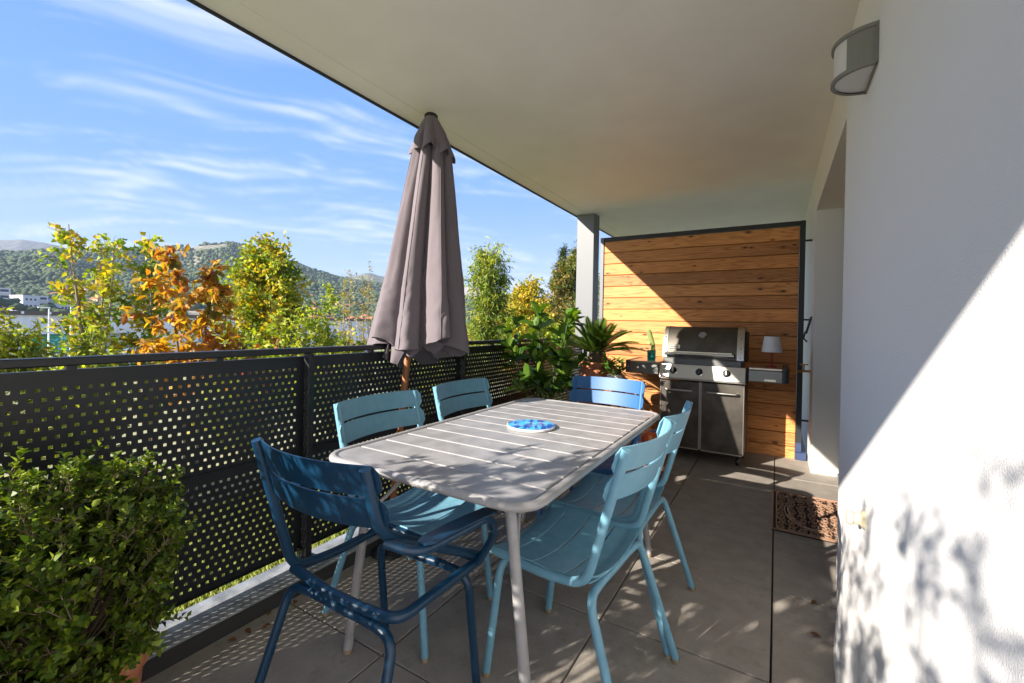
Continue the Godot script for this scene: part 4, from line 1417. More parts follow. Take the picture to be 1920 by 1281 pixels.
# ---------------------------------------------------------------- small things
func small_things() -> void:
	# cactus in a teal glass on the barbecue's left shelf
	var t := thing("cactus_glass", "teal glass tumbler holding gravel on the barbecue's left shelf", "glass", Vector3(-1.045, 0.870, -4.38))
	var b := MB.new()
	b.lathe([Vector2(0.0, 0.0), Vector2(0.036, 0.0), Vector2(0.038, 0.004), Vector2(0.0415, 0.098), Vector2(0.040, 0.100), Vector2(0.0375, 0.098), Vector2(0.034, 0.010), Vector2(0.0, 0.010)], Vector3.ZERO, 28)
	put("tumbler", b, M.teal_glass, t)
	b = MB.new()
	b.lathe([Vector2(0.0, 0.011), Vector2(0.033, 0.011), Vector2(0.034, 0.040), Vector2(0.0, 0.042)], Vector3.ZERO, 20)
	put("gravel", b, M.soil, t)
	t = thing("cactus", "slender bent column cactus growing out of the teal glass", "cactus", Vector3(-1.045, 0.912, -4.38))
	b = MB.new()
	var path := []
	for k in 15:
		var u := k / 14.0
		path.append(Vector3(0.012 - 0.03 * u + 0.012 * sin(u * 5.0), 0.262 * u, -0.01 * u))
	var rr := []
	for k in 15:
		var u := k / 14.0
		rr.append(lerpf(0.017, 0.023, minf(u * 2.0, 1.0)) * sqrt(maxf(0.02, 1.0 - pow(maxf(0.0, u - 0.86) / 0.14, 2.0))))
	b.tube(path, 0.02, 14, true, rr)
	put("stem", b, M.cactus_green, t)
	b = MB.new()
	for k in 14 * 12:
		var u := 0.04 + 0.94 * float(k) / (14 * 12)
		var a := k * 2.4
		var i := int(u * 14.0)
		var q: Vector3 = path[i].lerp(path[mini(i + 1, 14)], u * 14.0 - i) + Vector3(cos(a), 0, sin(a)) * rr[i] * 0.98
		b.tube([q, q + Vector3(cos(a), 0.4, sin(a)) * 0.008], 0.0006, 3, false)
	put("spines", b, M.ivory, t).set_meta("kind", "stuff")
	# lamp on the right shelf
	t = thing("table_lamp", "small lamp with white conical shade and red stem on the barbecue's shelf", "lamp", Vector3(-0.036, 0.870, -4.42))
	b = MB.new()
	b.lathe([Vector2(0.0, 0.0), Vector2(0.042, 0.0), Vector2(0.042, 0.006), Vector2(0.012, 0.010), Vector2(0.0, 0.010)], Vector3.ZERO, 24)
	put("base", b, M.red_paint, t)
	b = MB.new()
	b.tube([Vector3(0, 0.008, 0), Vector3(0, 0.20, 0)], 0.0085, 12)
	put("stem", b, M.red_paint, t)
	b = MB.new()
	b.lathe([Vector2(0.080, 0.130), Vector2(0.0585, 0.263), Vector2(0.055, 0.264), Vector2(0.0, 0.264)], Vector3.ZERO, 36)
	b.lathe([Vector2(0.056, 0.262), Vector2(0.0785, 0.1305), Vector2(0.080, 0.130)], Vector3.ZERO, 36)
	put("shade", b, M.shade_white, t)
	b = MB.new()
	b.tube([Vector3(0.036, 0.14, 0.02), Vector3(0.036, 0.085, 0.02)], 0.0009, 4)
	b.lump(Vector3(0.036, 0.082, 0.02), Vector3(0.003, 0.005, 0.003), 8, 6, noise(1, 0.1, 1), 0.0)
	put("pull_cord", b, M.brass, t)
	# basket and ball on the floor in front of the barbecue
	t = thing("toy_basket", "round wicker basket on the floor in front of the barbecue", "basket", Vector3(-0.86, 0, -3.66))
	b = MB.new()
	for k in 11:
		var y := 0.012 + 0.021 * k
		var ring := []
		for q in 33:
			var a := TAU * q / 32
			var r := 0.125 + 0.035 * k / 10.0 + (0.004 if (q + k) % 2 else -0.004)
			ring.append(Vector3(cos(a) * r, y, sin(a) * r))
		b.tube(ring, 0.0105, 6, false)
	put("weave", b, mat("wicker", c8(160, 104, 58), 0.8), t)
	b = MB.new()
	b.lathe([Vector2(0.0, 0.0), Vector2(0.12, 0.0), Vector2(0.12, 0.02), Vector2(0.0, 0.02)], Vector3.ZERO, 20)
	put("bottom", b, M.wicker, t)
	t = thing("toy_ball", "orange toy ball with red spots and a blue patch in the wicker basket", "ball", Vector3(-0.83, 0.285, -3.60))
	b = MB.new()
	b.lump(Vector3.ZERO, Vector3.ONE * 0.092, 36, 22, noise(1, 0.1, 1), 0.0)
	var im := Image.create_empty(256, 128, false, Image.FORMAT_RGB8)
	im.fill(c8(212, 92, 44))
	im.fill_rect(Rect2i(0, 0, 256, 20), c8(38, 70, 140))
	for k in 26:
		var cx := rng.randi() % 256; var cy := 30 + rng.randi() % 84
		var c: Color = [c8(190, 40, 36), c8(232, 148, 84), c8(52, 84, 160)][k % 3]
		for y in range(-9, 10):
			for x in range(-9, 10):
				if x * x + y * y < 80: im.set_pixel((cx + x + 256) % 256, clampi(cy + y, 0, 127), c.lerp(c8(240, 190, 120), 0.5) if x * x + y * y < 16 else c)
	var bm := mat("ball_print", Color.WHITE, 0.5)
	bm.albedo_texture = ImageTexture.create_from_image(im)
	put("skin", b, bm, t)
	t = thing("plush_cushion", "pale pink soft cushion toy lying in the basket beside the ball", "cushion", Vector3(-0.955, 0.255, -3.62))
	b = MB.new()
	b.lump(Vector3.ZERO, Vector3(0.085, 0.07, 0.075), 22, 14, noise(6, 0.03, 2), 0.5)
	put("cloth", b, mat("pink_cloth", c8(206, 150, 136), 0.95), t)
	# door mat: a moulded plate with raised scrolls
	t = thing("door_mat", "brown moulded scrollwork doormat lying at the doorway", "mat", Vector3(0.215, 0.001, -3.425))
	part("plate", Vector3(-0.222, 0.0, -0.366), Vector3(0.222, 0.005, 0.366), mat("mat_ground", c8(58, 42, 34), 0.9), t)
	var edge := MB.new()
	for o in [[0.218, 0.362, 0.006], [0.196, 0.340, 0.0045]]:
		var e: Array = [Vector3(-o[0], 0.008, -o[1]), Vector3(o[0], 0.008, -o[1]), Vector3(o[0], 0.008, o[1]), Vector3(-o[0], 0.008, o[1]), Vector3(-o[0], 0.008, -o[1])]
		edge.tube(e, o[2], 6, false)
	for k in 2:
		var ring := []
		for q in 49:
			var a := TAU * q / 48
			ring.append(Vector3(cos(a) * (0.150 - 0.02 * k), 0.009, sin(a) * (0.275 - 0.02 * k)))
		edge.tube(ring, 0.005, 6, false)
	put("border", edge, M.mat_rubber, t)
	var sc := MB.new()
	var r2 := RandomNumberGenerator.new()
	r2.seed = 5
	for i in 7:
		for j in 12:
			var c := Vector3(-0.168 + 0.056 * i, 0.0075, -0.31 + 0.0565 * j)
			var turn := r2.randf() * TAU
			var sp := []
			var dirn := 1.0 if (i + j) % 2 else -1.0
			for q in 13:
				var u := q / 12.0
				var a := turn + dirn * u * 7.5
				var r := 0.027 * (1.0 - 0.85 * u)
				sp.append(c + Vector3(cos(a) * r, 0.003 * u, sin(a) * r * 1.15))
			sc.tube(sp, 0.0048, 5, true)
	put("scrollwork", sc, M.mat_rubber, t)
	# wall lamp
	t = thing("wall_lamp", "grey half-round wall lamp with frosted panes high on the white wall", "lamp", Vector3(WALL - 0.001, 2.06, -1.918))
	var half := PackedVector2Array()
	for k in 21:
		var a := PI * k / 20
		half.append(Vector2(-0.115 * sin(a), -0.112 * cos(a)))
	for e in 2:
		b = MB.new()
		var y0: float = [0.0, 0.122][e]
		for k in 20:
			var a := half[k]; var c := half[k + 1]
			var ai := a * 0.86 + Vector2(-0.004, 0); var ci := c * 0.86 + Vector2(-0.004, 0)
			b.quad(Vector3(c.x, y0, c.y), Vector3(a.x, y0, a.y), Vector3(a.x, y0 + 0.012, a.y), Vector3(c.x, y0 + 0.012, c.y))
			b.quad(Vector3(a.x, y0, a.y), Vector3(c.x, y0, c.y), Vector3(ci.x, y0, ci.y), Vector3(ai.x, y0, ai.y))
			b.quad(Vector3(c.x, y0 + 0.012, c.y), Vector3(a.x, y0 + 0.012, a.y), Vector3(ai.x, y0 + 0.012, ai.y), Vector3(ci.x, y0 + 0.012, ci.y))
		put("rim", b, M.lamp_grey, t)
	b = MB.new()
	for k in 20:
		var a := half[k] * 0.93; var c := half[k + 1] * 0.93
		b.quad(Vector3(c.x, 0.006, c.y), Vector3(a.x, 0.006, a.y), Vector3(a.x, 0.128, a.y), Vector3(c.x, 0.128, c.y))
		b.tri(Vector3(-0.001, 0.006, 0), Vector3(c.x, 0.006, c.y), Vector3(a.x, 0.006, a.y))
		b.tri(Vector3(-0.001, 0.128, 0), Vector3(a.x, 0.128, a.y), Vector3(c.x, 0.128, c.y))
	put("diffuser", b, M.frosted, t)
	for s: float in [-1.0, 1.0]:
		b = MB.new()
		for k in 5:
			var a := half[k] * 0.965; var c := half[k + 1] * 0.965
			if s < 0:
				b.quad(Vector3(c.x, 0.011, c.y), Vector3(a.x, 0.011, a.y), Vector3(a.x, 0.123, a.y), Vector3(c.x, 0.123, c.y))
			else:
				b.quad(Vector3(a.x, 0.011, -a.y), Vector3(c.x, 0.011, -c.y), Vector3(c.x, 0.123, -c.y), Vector3(a.x, 0.123, -a.y))
		put("side_plate", b, M.lamp_grey, t)
	part("back_plate", Vector3(-0.006, 0.0, -0.113), Vector3(-0.0005, 0.134, 0.113), M.lamp_grey, t)
	# tap on the far stretch of wall, hose hook above it
	t = thing("garden_tap", "brass garden tap on the white wall beside the wooden screen", "tap", Vector3(WALL - 0.001, 0.83, -4.70))
	b = MB.new()
	b.tube([Vector3(0, 0, 0), Vector3(-0.05, 0, 0), Vector3(-0.10, -0.006, 0.02)], 0.0105, 10)
	put("body", b, M.brass, t)
	b = MB.new()
	b.tube([Vector3(-0.05, 0, 0), Vector3(-0.05, 0.055, 0)], 0.006, 8)
	b.tube([Vector3(-0.082, 0.058, 0), Vector3(-0.018, 0.058, 0)], 0.0055, 8)
	put("handle", b, M.brass, t)
	t = thing("hand_brush", "black handled hand tool hanging on the wall beside the screen's frame", "tool", Vector3(WALL - 0.002, 1.18, -4.72))
	b = MB.new()
	b.box(Vector3(-0.02, 0.06, 0), Vector3(0.018, 0.16, 0.035), Basis(Vector3.BACK, -0.25), 0.006)
	b.tube([Vector3(-0.045, 0.0, 0), Vector3(-0.055, -0.06, 0), Vector3(-0.03, -0.09, 0)], 0.007, 8)
	put("tool", b, M.black_plastic, t)
	# stop for a shutter, on the near wall
	t = thing("shutter_stop", "small ivory shutter stop screwed to the sunlit white wall", "stop", Vector3(WALL - 0.001, 0.575, -1.85))
	b = MB.new()
	b.lathe([Vector2(0.0, 0.0), Vector2(0.030, 0.0), Vector2(0.030, 0.008), Vector2(0.020, 0.014), Vector2(0.018, 0.030), Vector2(0.024, 0.036), Vector2(0.021, 0.050), Vector2(0.0, 0.052)], Vector3.ZERO, 18, Basis(Vector3.BACK, PI / 2))
	put("stop", b, M.ivory, t)
	# fallen leaves on the floor
	var spots := [Vector3(0.135, 0, -2.10), Vector3(-1.735, 0, -0.93), Vector3(-1.70, 0, -0.88), Vector3(-1.74, 0, -1.02), Vector3(-1.68, 0, -1.0), Vector3(0.17, 0, -2.36), Vector3(-1.72, 0, -1.12)]
	for k in spots.size():
		b = MB.new()
		var a := rng.randf() * TAU
		b.leaf(Vector3(0, 0.004, 0), Vector3(cos(a), 0.15, sin(a)).normalized(), Vector3(0.2, 1, 0.1).normalized(), 0.035, 0.018, true, 0.3)
		var lf := put(numbered("fallen_leaf"), b, mat("dry_leaf", c8(112, 78, 46), 0.9), self, spots[k])
		tag(lf, "dry brown leaf on the tiles near the white wall" if spots[k].x > 0 else "dry brown leaf lying on the tiles along the kerb's foot", "leaf", "fallen leaves near the wall" if spots[k].x > 0 else "fallen leaves along the kerb")

# ---------------------------------------------------------------- trees beyond the railing
# h: crown heights over the base; stems lean outwards; leaves sit in clusters along the twigs
func grow(called: String, label: String, base: Vector3, o: Dictionary) -> Node3D:
	var t := thing(called, label, o.get("category", "tree"), base, 0.0, "trees and shrubs beyond the railing")
	var wood := MB.new(); var crown := MB.new()
	var cols: Array = o.cols
	var l: float = o.leaf; var w: float = o.wide
	var h: float = o.height; var rad: float = o.radius
	for s: int in o.get("stems", 1):
		var a0: float = s * 2.4 + o.get("phase", 0.0)
		var lean: float = o.get("lean", 0.1) * rng.randf_range(0.6, 1.2)
		var hh: float = h * rng.randf_range(0.86, 1.0) if s else h
		var spine := []
		var rs := []
		for k in 11:
			var u := k / 10.0
			spine.append(Vector3(cos(a0) * lean * u * hh + 0.05 * rad * sin(u * 7.0 + s), hh * u, sin(a0) * lean * u * hh + 0.05 * rad * cos(u * 6.0 + s * 2.0)))
			rs.append(lerpf(o.trunk, o.trunk * 0.12, pow(u, 0.8)))
		wood.tube(spine, o.trunk, 8, true, rs)
		var nb: int = o.branches
		for k in nb:
			var u: float = lerpf(o.get("bare", 0.3), 1.0, (k + rng.randf()) / nb)
			var i := int(u * 10.0)
			var p: Vector3 = spine[i].lerp(spine[mini(i + 1, 10)], u * 10.0 - i)
			var shape: float = sin(PI * clampf(pow((u - o.get("bare", 0.3)) / (1.001 - o.get("bare", 0.3)), o.get("bulge", 0.7)) * 0.86 + 0.14, 0, 1))
			var ln := rad * shape * rng.randf_range(0.6, 1.1)
			var a := k * 2.399 + s + rng.randf() * 0.6
			var up: float = o.get("rise", 0.5) + rng.randf_range(-0.2, 0.25)
			var d := Vector3(cos(a) * cos(up), sin(up), sin(a) * cos(up))
			var sag: float = o.get("sag", 0.0)
			var path := []
			for q in 6:
				var v := q / 5.0
				path.append(p + d * ln * v + Vector3(0, (0.10 - sag) * v * v * ln, 0) + any_dir() * 0.02 * ln)
			wood.tube(path, 0.01, 5, false, [0.24, 0.2, 0.16, 0.12, 0.08, 0.04].map(func(x): return x * o.trunk * 0.8 * (1.2 - u)))
			var twigs: int = o.twigs
			for q in twigs:
				var v := rng.randf_range(0.15, 1.0)
				var vi := int(v * 5.0)
				var c: Vector3 = path[vi].lerp(path[mini(vi + 1, 5)], v * 5.0 - vi)
				var td := (d * 0.5 + any_dir() * 0.9 + Vector3(0, 0.25 - sag, 0)).normalized()
				var tl: float = o.twig * rng.randf_range(0.6, 1.2)
				wood.tube([c, c + td * tl], 0.002 + o.trunk * 0.03, 3, false)
				if rng.randf() < o.get("naked", 0.0) * smoothstep(0.4, 1.0, u): continue
				var tone: float = rng.randf()
				for e in int(o.per * 1.35):
					var lp: Vector3 = c + td * tl * (0.1 + 0.95 * rng.randf()) + any_dir() * tl * 0.28
					var ld := (any_dir() + td * 0.6 + Vector3(0, -o.get("hang", 0.3), 0)).normalized()
					var f := (Vector3(0, 1, 0) * 0.6 + any_dir()).normalized()
					var ci := clampi(int(tone * cols.size() + rng.randf_range(-0.7, 0.7)), 0, cols.size() - 1)
					crown.col = cols[ci] * rng.randf_range(1.05, 1.65)
					crown.leaf(lp, ld, f, l * rng.randf_range(0.65, 1.2), w * rng.randf_range(0.7, 1.2), o.get("fine", false), 0.18)
	put("trunk", wood, o.get("bark", M.bark), t)
	put("crown", crown, M.tree_leaf, t)
	return t

func base_at(x: float, z: float) -> Vector3:
	return Vector3(x, ground_height(x, z) - 0.05, z)

func garden_trees() -> void:
	var yg := [Color(0.14, 0.22, 0.025), Color(0.24, 0.30, 0.030), Color(0.40, 0.38, 0.035), Color(0.52, 0.38, 0.04)]
	var green := [Color(0.10, 0.18, 0.025), Color(0.17, 0.25, 0.030), Color(0.27, 0.32, 0.035), Color(0.42, 0.40, 0.05)]
	var orange := [Color(0.20, 0.17, 0.03), Color(0.44, 0.22, 0.025), Color(0.55, 0.26, 0.03), Color(0.55, 0.36, 0.06), Color(0.36, 0.13, 0.03)]
	var lime := [Color(0.20, 0.28, 0.03), Color(0.32, 0.38, 0.045), Color(0.44, 0.45, 0.06)]
	var b := base_at(-8.75, -2.45)
	grow("maple_tree", "sparse yellow-green young maple with several bare-tipped stems, left of the orange tree", b, {"height": 2.5 - b.y, "radius": 0.52, "stems": 4, "lean": 0.085, "phase": 1.3, "branches": 15, "twigs": 5, "twig": 0.26, "per": 8, "leaf": 0.085, "wide": 0.075, "cols": yg, "trunk": 0.045, "bare": 0.22, "rise": 0.75, "naked": 0.45, "bark": M.pale_bark})
	b = base_at(-8.55, -3.05)
	grow("maple_tree", "slim yellow-green maple standing just right of the many-stemmed maple", b, {"height": 2.38 - b.y, "radius": 0.34, "stems": 2, "lean": 0.05, "phase": 0.4, "branches": 18, "twigs": 4, "twig": 0.22, "per": 9, "leaf": 0.085, "wide": 0.075, "cols": yg, "trunk": 0.035, "bare": 0.25, "rise": 0.8, "naked": 0.25, "bark": M.pale_bark})
	b = base_at(-6.45, -2.72)
	grow("persimmon_tree", "orange autumn persimmon with large drooping leaves behind the railing", b, {"height": 2.0 - b.y, "radius": 0.66, "stems": 2, "lean": 0.08, "phase": 2.4, "branches": 15, "twigs": 5, "twig": 0.17, "per": 6, "leaf": 0.125, "wide": 0.062, "cols": orange, "trunk": 0.035, "bare": 0.42, "rise": 0.45, "fine": true, "hang": 0.75, "bulge": 0.6})
	b = base_at(-8.65, -4.95)
	grow("broad_maple_tree", "broad bushy yellow-green maple right of the orange persimmon", b, {"height": 2.58 - b.y, "radius": 1.08, "stems": 3, "lean": 0.06, "branches": 28, "twigs": 8, "twig": 0.34, "per": 14, "leaf": 0.082, "wide": 0.074, "cols": yg, "trunk": 0.06, "bare": 0.28, "rise": 0.65, "bulge": 0.75, "bark": M.pale_bark})
	b = base_at(-5.30, -3.78)
	grow("elm_sapling", "narrow upright lime-green sapling between the broad maple and the parasol", b, {"height": 1.62 - b.y, "radius": 0.20, "branches": 26, "twigs": 3, "twig": 0.10, "per": 6, "leaf": 0.06, "wide": 0.034, "cols": lime, "trunk": 0.018, "bare": 0.35, "rise": 0.6})
	b = base_at(-5.25, -3.35)
	grow("elm_shrub", "low spreading lime-yellow shrub just above the handrail left of the parasol", b, {"category": "shrub", "height": 1.32 - b.y, "radius": 0.52, "stems": 3, "lean": 0.14, "branches": 14, "twigs": 5, "twig": 0.15, "per": 8, "leaf": 0.062, "wide": 0.034, "cols": lime, "trunk": 0.02, "bare": 0.45, "rise": 0.35})
	b = base_at(-6.05, -3.45)
	grow("red_shrub", "low shrub with reddish leaves under the broad maple", b, {"category": "shrub", "height": 0.98 - b.y, "radius": 0.36, "stems": 3, "lean": 0.14, "branches": 9, "twigs": 4, "twig": 0.13, "per": 7, "leaf": 0.07, "wide": 0.05, "cols": [Color(0.34, 0.06, 0.03), Color(0.42, 0.20, 0.04), Color(0.24, 0.20, 0.03)], "trunk": 0.02, "bare": 0.5, "rise": 0.5})
	for q in [[-10.95, -8.70, 2.68, "left of the pair beside the parasol"], [-10.60, -9.10, 2.78, "right of the pair beside the parasol"]]:
		b = base_at(q[0], q[1])
		grow("thin_birch_tree", "thin nearly leafless young tree with two-tone twigs, " + q[3], b, {"height": q[2] - b.y, "radius": 0.50, "stems": 2, "lean": 0.03, "branches": 16, "twigs": 5, "twig": 0.22, "per": 4, "leaf": 0.07, "wide": 0.05, "cols": [Color(0.30, 0.28, 0.08), Color(0.22, 0.25, 0.06), Color(0.42, 0.30, 0.10)], "trunk": 0.035, "bare": 0.30, "rise": 0.9, "naked": 0.5, "bark": M.pale_bark})
	# peaches: left edge and right of the parasol
	var peach := [Color(0.20, 0.27, 0.035), Color(0.32, 0.36, 0.05), Color(0.46, 0.44, 0.07)]
	b = base_at(-6.45, -1.02)
	grow("peach_shrub", "yellow-green peach shrub with long leaves at the far left above the handrail", b, {"category": "shrub", "height": 1.17 - b.y, "radius": 0.48, "stems": 3, "lean": 0.10, "branches": 16, "twigs": 5, "twig": 0.20, "per": 9, "leaf": 0.115, "wide": 0.026, "cols": peach, "trunk": 0.025, "bare": 0.42, "rise": 0.55, "hang": 0.7})
	b = base_at(-6.25, -1.62)
	grow("peach_shrub", "smaller peach shrub with long leaves in front of the green hoarding", b, {"category": "shrub", "height": 1.06 - b.y, "radius": 0.26, "stems": 2, "lean": 0.16, "branches": 11, "twigs": 4, "twig": 0.16, "per": 7, "leaf": 0.115, "wide": 0.026, "cols": peach, "trunk": 0.02, "bare": 0.5, "rise": 0.45, "hang": 0.7})
	b = base_at(-5.05, -7.45)
	grow("peach_tree", "tall peach with hanging narrow leaves right of the parasol", b, {"height": 2.68 - b.y, "radius": 0.58, "stems": 4, "lean": 0.055, "phase": 0.6, "branches": 24, "twigs": 6, "twig": 0.28, "per": 10, "leaf": 0.115, "wide": 0.026, "cols": [Color(0.13, 0.21, 0.03), Color(0.22, 0.29, 0.045), Color(0.36, 0.38, 0.06)], "trunk": 0.035, "bare": 0.26, "rise": 0.95, "hang": 0.85, "sag": 0.05})
	# farther trees towards the pillar
	b = base_at(-8.95, -15.6)
	grow("yellow_shrub_tree", "golden yellow bushy tree between the peach and the grey pillar", b, {"height": 2.75 - b.y, "radius": 1.5, "stems": 3, "lean": 0.08, "branches": 24, "twigs": 8, "twig": 0.45, "per": 14, "leaf": 0.13, "wide": 0.10, "cols": [Color(0.30, 0.30, 0.03), Color(0.46, 0.38, 0.04), Color(0.55, 0.40, 0.05)], "trunk": 0.07, "bare": 0.25, "rise": 0.6})
	b = base_at(-10.6, -21.9)
	grow("cypress_tree", "dark conical conifer rising behind the mixed tree beside the pillar", b, {"height": 5.3 - b.y, "radius": 1.0, "branches": 90, "twigs": 7, "twig": 0.30, "per": 12, "leaf": 0.13, "wide": 0.03, "cols": [Color(0.025, 0.055, 0.022), Color(0.045, 0.080, 0.030)], "trunk": 0.12, "bare": 0.12, "rise": 0.15, "bulge": 0.30, "hang": 0.1})
	b = base_at(-9.0, -20.6)
	grow("mixed_tree", "large dense tree with browning crown beside the grey pillar", b, {"height": 4.75 - b.y, "radius": 2.0, "stems": 3, "lean": 0.07, "branches": 34, "twigs": 10, "twig": 0.50, "per": 15, "leaf": 0.13, "wide": 0.09, "cols": [Color(0.08, 0.12, 0.03), Color(0.13, 0.17, 0.035), Color(0.22, 0.19, 0.045), Color(0.30, 0.20, 0.06)], "trunk": 0.12, "bare": 0.2, "rise": 0.6})
	b = base_at(-6.6, -17.0)
	grow("olive_tree", "grey-green rounded olive behind the lemon plant, against the pillar", b, {"height": 3.0 - b.y, "radius": 1.5, "stems": 2, "lean": 0.08, "branches": 26, "twigs": 8, "twig": 0.38, "per": 14, "leaf": 0.10, "wide": 0.028, "cols": [Color(0.10, 0.15, 0.06), Color(0.16, 0.21, 0.08), Color(0.22, 0.26, 0.09)], "trunk": 0.08, "bare": 0.25, "rise": 0.5})
	# low hedge-like shrubs between the trees and the railing
	var low := [[-7.3, -0.2, 0.95], [-7.6, -1.9, 0.62], [-7.4, -3.9, 0.75], [-7.0, -5.4, 0.85], [-6.3, -6.6, 0.9], [-4.6, -5.6, 0.62], [-5.2, -9.4, 1.25], [-4.3, -8.6, 1.05], [-7.6, -8.0, 1.1], [-7.9, -11.0, 1.4], [-5.6, -12.4, 1.5]]
	for k in low.size():
		var q: Array = low[k]
		b = base_at(q[0], q[1])
		var names := ["left of the peach shrubs", "behind the green hoarding's peach shrub", "under the broad maple's left side", "under the broad maple's right side", "behind the parasol's left hem", "behind the parasol's right hem", "at the peach tree's foot", "in front of the peach tree", "far behind the parasol", "left of the golden tree", "in front of the olive tree"]
		grow("garden_shrub", "low yellowing garden shrub seen through the railing, " + names[k], b, {"category": "shrub", "height": q[2] - b.y, "radius": 0.75, "stems": 4, "lean": 0.16, "branches": 12, "twigs": 6, "twig": 0.28, "per": 10, "leaf": 0.085, "wide": 0.06, "cols": [yg, lime, green][k % 3], "trunk": 0.03, "bare": 0.2, "rise": 0.5})

# ---------------------------------------------------------------- the town below the hill
func town() -> void:
	# long corrugated warehouse
	var t := thing("warehouse", "long pale warehouse with a corrugated upper wall beyond the trees", "warehouse", Vector3(-103.0, -8.8, -40.0), atan2(-18.0, 46.0) * 0.5 + 0.10)
	var lg := 92.0
	var wh := mat("clad_white", c8(242, 241, 243), 0.6)
	var roof := mat("roof_brown", c8(104, 92, 84), 0.9)
	part("lower_wall", Vector3(-24.0, 0.0, -lg / 2), Vector3(0.0, 7.6, lg / 2), wh, t)
	var m := MB.new()
	var n := 184
	for k in n:
		var z := lerpf(-lg / 2, lg / 2, float(k) / n); var z2 := z + lg / n
		var a := Vector3(0.02 if k % 2 else 0.35, 7.6, z); var b := Vector3(0.35 if k % 2 else 0.02, 7.6, z2)
		m.quad(b, a, a + Vector3(0, 2.35, 0), b + Vector3(0, 2.35, 0))
	put("corrugated_cladding", m, mat("clad_grey", c8(236, 235, 238), 0.55), t)
	part("upper_wall", Vector3(-23.9, 7.601, -lg / 2 + 0.1), Vector3(0.0, 9.94, lg / 2 - 0.1), wh, t)
	part("roof_edge", Vector3(-24.2, 9.95, -lg / 2 - 0.2), Vector3(0.5, 10.65, lg / 2 + 0.2), roof, t)
	for k in 30:
		var z := lerpf(-lg / 2 + 1.5, lg / 2 - 1.5, k / 29.0)
		part("roof_vent", Vector3(0.505, 10.15, z - 0.16), Vector3(0.62, 10.55, z + 0.16), wh, t)
	for k in 6:
		var z := -lg / 2 + 7.0 + 15.0 * k
		part("shutter_door", Vector3(0.002, 4.2, z), Vector3(0.06, 7.0, z + 4.4), mat("door_grey", c8(168, 168, 170), 0.6), t)
	# lamp posts
	for q in [[-78.1, -17.3, 2.15, "left"], [-77.7, -19.2, 2.75, "right"]]:
		var l := thing("street_lamp", "tall white lamp post in front of the warehouse, the %s one of the two" % q[3], "lamp post", Vector3(q[0], -8.6, q[1]), 0.0, "lamp posts before the warehouse")
		m = MB.new()
		m.tube([Vector3(0, 0, 0), Vector3(0, q[2] + 8.6, 0)], 0.1, 8, true, [0.12, 0.07])
		put("pole", m, wh, l)
		m = MB.new()
		m.box(Vector3(0, q[2] + 8.6, 0.45), Vector3(0.25, 0.14, 1.1), Basis.IDENTITY, 0.03)
		put("lamp_head", m, wh, l)
	# green advertising hoarding
	t = thing("hoarding", "green and blue advertising hoarding with a red patch below the warehouse", "hoarding", Vector3(-88.0, -8.3, -19.8), PI / 2 + 0.2)
	var im := Image.create_empty(256, 160, false, Image.FORMAT_RGB8)
	var f := noise(88, 0.03, 4)
	for y in 160:
		for x in 256:
			var k := f.get_noise_2d(x, y)
			var c := c8(26, 128, 92).lerp(c8(20, 150, 104), 0.5 + k)
			c = c.lerp(c8(120, 178, 206), smoothstep(0.0, 0.25, k + (x - 110) / 256.0 - 0.08 + absf(y - 80) / -260.0))
			if Vector2(x - 92, (y - 128) * 1.1).length() < 26 + 6 * k: c = c8(206, 70, 76)
			if y < 12: c = c8(20, 118, 84)
			im.set_pixel(x, y, c)
	var pm := mat("hoarding_print", Color.WHITE, 0.6)
	pm.albedo_texture = ImageTexture.create_from_image(im)
	m = MB.new()
	m.quad(Vector3(-2.2, 4.2, 0.06), Vector3(2.2, 4.2, 0.06), Vector3(2.2, 6.75, 0.06), Vector3(-2.2, 6.75, 0.06), Vector2(0, 1), Vector2(1, 0))
	put("poster", m, pm, t)
	part("board", Vector3(-2.28, 4.12, -0.05), Vector3(2.28, 6.83, 0.05), M.anthracite, t)
	for x in [-1.6, 1.6]:
		part("leg", Vector3(x - 0.1, 0, -0.25), Vector3(x + 0.1, 6.5, -0.055), M.anthracite, t)
	# blocks of flats
	apartment(Vector3(-415.0, 2.0, -66.0), 0.15, 14.0, 12.0, 15.0, 4, "tall white block of flats at the far left below the hill")
	apartment(Vector3(-376.0, 1.0, -75.0), 0.25, 11.0, 12.0, 11.0, 3, "long white block of flats with dark balconies below the hill")
	apartment(Vector3(-372.0, 1.0, -88.5), 0.25, 9.0, 11.0, 9.6, 3, "lower white block with a wine-red end below the hill", true)
	# houses up the foot of the hill
	var r := RandomNumberGenerator.new()
	r.seed = 2024
	var spots := []
	for k in 90:
		var left := k % 2 == 0
		var az := r.randf_range(-1.345, -1.18) if left else r.randf_range(-0.99, -0.80)
		var d := r.randf_range(400.0, 640.0) if left else r.randf_range(250.0, 640.0)
		var q := hill_point(d, az)
		var clear := true
		for e: Vector3 in spots:
			if e.distance_to(q) < 15.0: clear = false
		if clear: spots.append(q)
	var walls := [mat("wall_cream", c8(214, 196, 166), 0.9), mat("wall_white", c8(222, 216, 206), 0.9), mat("wall_ochre", c8(206, 168, 130), 0.9)]
	var tiles := mat("roof_tiles", c8(182, 112, 78), 0.9)
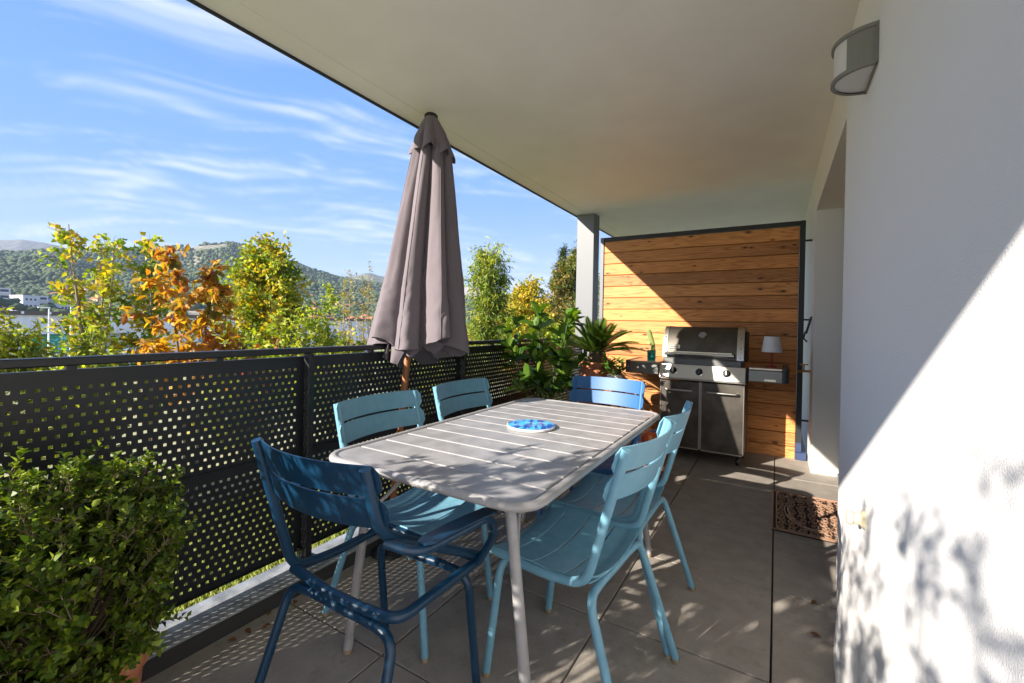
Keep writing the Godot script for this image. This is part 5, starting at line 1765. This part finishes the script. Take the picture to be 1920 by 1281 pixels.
	for k in spots.size():
		var q: Vector3 = spots[k]
		var left := q.z > -250.0 and q.x < -330.0
		var hs := thing("hillside_house", "small %s house with terracotta roof at the wooded hill's foot, " % ["cream", "white", "ochre"][k % 3] + ("left of the maples" if left else "left of the parasol"), "house", q - Vector3(0, 1.0, 0), r.randf() * PI, "houses at the hill's foot, " + ("left" if left else "by the parasol"))
		var sx := r.randf_range(3.5, 6.5); var sz := r.randf_range(3.0, 4.5); var hh := r.randf_range(4.0, 7.0)
		part("wall", Vector3(-sx, 0, -sz), Vector3(sx, hh, sz), walls[k % 3], hs)
		m = MB.new()
		var e := 0.5; var rh := 1.9
		var A := Vector3(-sx - e, hh + 0.01, -sz - e); var B := Vector3(sx + e, hh + 0.01, -sz - e); var C := Vector3(sx + e, hh + 0.01, sz + e); var D := Vector3(-sx - e, hh + 0.01, sz + e)
		var E := Vector3(-sx * 0.55, hh + rh, 0); var F := Vector3(sx * 0.55, hh + rh, 0)
		m.quad(D, C, F, E); m.quad(B, A, E, F); m.tri(A, D, E); m.tri(C, B, F)
		m.quad(A, B, C, D)
		put("roof", m, tiles, hs)
		for i in 3:
			part("window", Vector3(sx * (i - 1) * 0.55 - 0.5, hh - 2.4, sz - 0.02), Vector3(sx * (i - 1) * 0.55 + 0.5, hh - 1.0, sz + 0.03), M.anthracite, hs)
	# dark trees in front of the flats
	var pi := -1
	for q in [[-340.0, -70.0, 9.0], [-352.0, -60.0, 12.0], [-330.0, -82.0, 7.5], [-318.0, -92.0, 8.0], [-300.0, -96.0, 7.0]]:
		pi += 1
		var c := thing("umbrella_pine", "dark rounded pine below the hill, %s" % ["before the long flats' left half", "beside the tallest flats", "before the long flats' balconies", "before the wine-red end wall", "just right of the wine-red end wall"][pi], "tree", Vector3(q[0], -4.5, q[1]), 0.0, "pines before the flats")
		m = MB.new()
		m.tube([Vector3.ZERO, Vector3(0, q[2], 0)], 0.4, 6)
		put("trunk", m, M.bark, c)
		m = MB.new()
		for k in 9:
			m.lump(Vector3(r.randf_range(-5, 5), q[2] + r.randf_range(-1.5, 1.0), r.randf_range(-6, 6)), Vector3(3.4, 2.3, 3.4) * r.randf_range(0.7, 1.1), 9, 6, noise(k, 0.05, 3), 0.7)
		put("crown", m, mat("pine_dark", c8(62, 78, 44), 0.95), c)

func apartment(at: Vector3, turn: float, sx: float, sz: float, h: float, floors: int, label: String, red := false) -> void:
	var t := thing("apartment_block", label, "building", at, turn + PI / 2)
	var wm := mat("flat_white", c8(206, 208, 212), 0.8)
	part("wall", Vector3(-sx / 2, 0, -sz / 2), Vector3(sx / 2, h, sz / 2), wm, t)
	part("roof", Vector3(-sx / 2 - 0.2, h + 0.01, -sz / 2 - 0.2), Vector3(sx / 2 + 0.2, h + 0.5, sz / 2 + 0.2), wm, t)
	if red:
		part("stair_tower", Vector3(sx / 2 + 0.01, 0, -sz / 2 + 1.0), Vector3(sx / 2 + 2.6, h + 0.6, sz / 2 - 0.3), mat("wine_red", c8(120, 48, 56), 0.8), t)
	var fh := h / floors
	for i in floors:
		part("balcony", Vector3(sx * 0.16, fh * i + 0.9, sz / 2 + 0.02), Vector3(sx * 0.46, fh * i + 1.9, sz / 2 + 1.1), wm, t)
		part("window", Vector3(sx * 0.18, fh * i + 1.95, sz / 2 - 0.02), Vector3(sx * 0.44, fh * i + fh - 0.35, sz / 2 + 0.04), M.anthracite, t)
		for k in 3:
			var x := -sx * 0.40 + sx * 0.17 * k
			part("window", Vector3(x, fh * i + 1.2, sz / 2 - 0.02), Vector3(x + 0.9, fh * i + 2.3, sz / 2 + 0.04), M.anthracite, t)
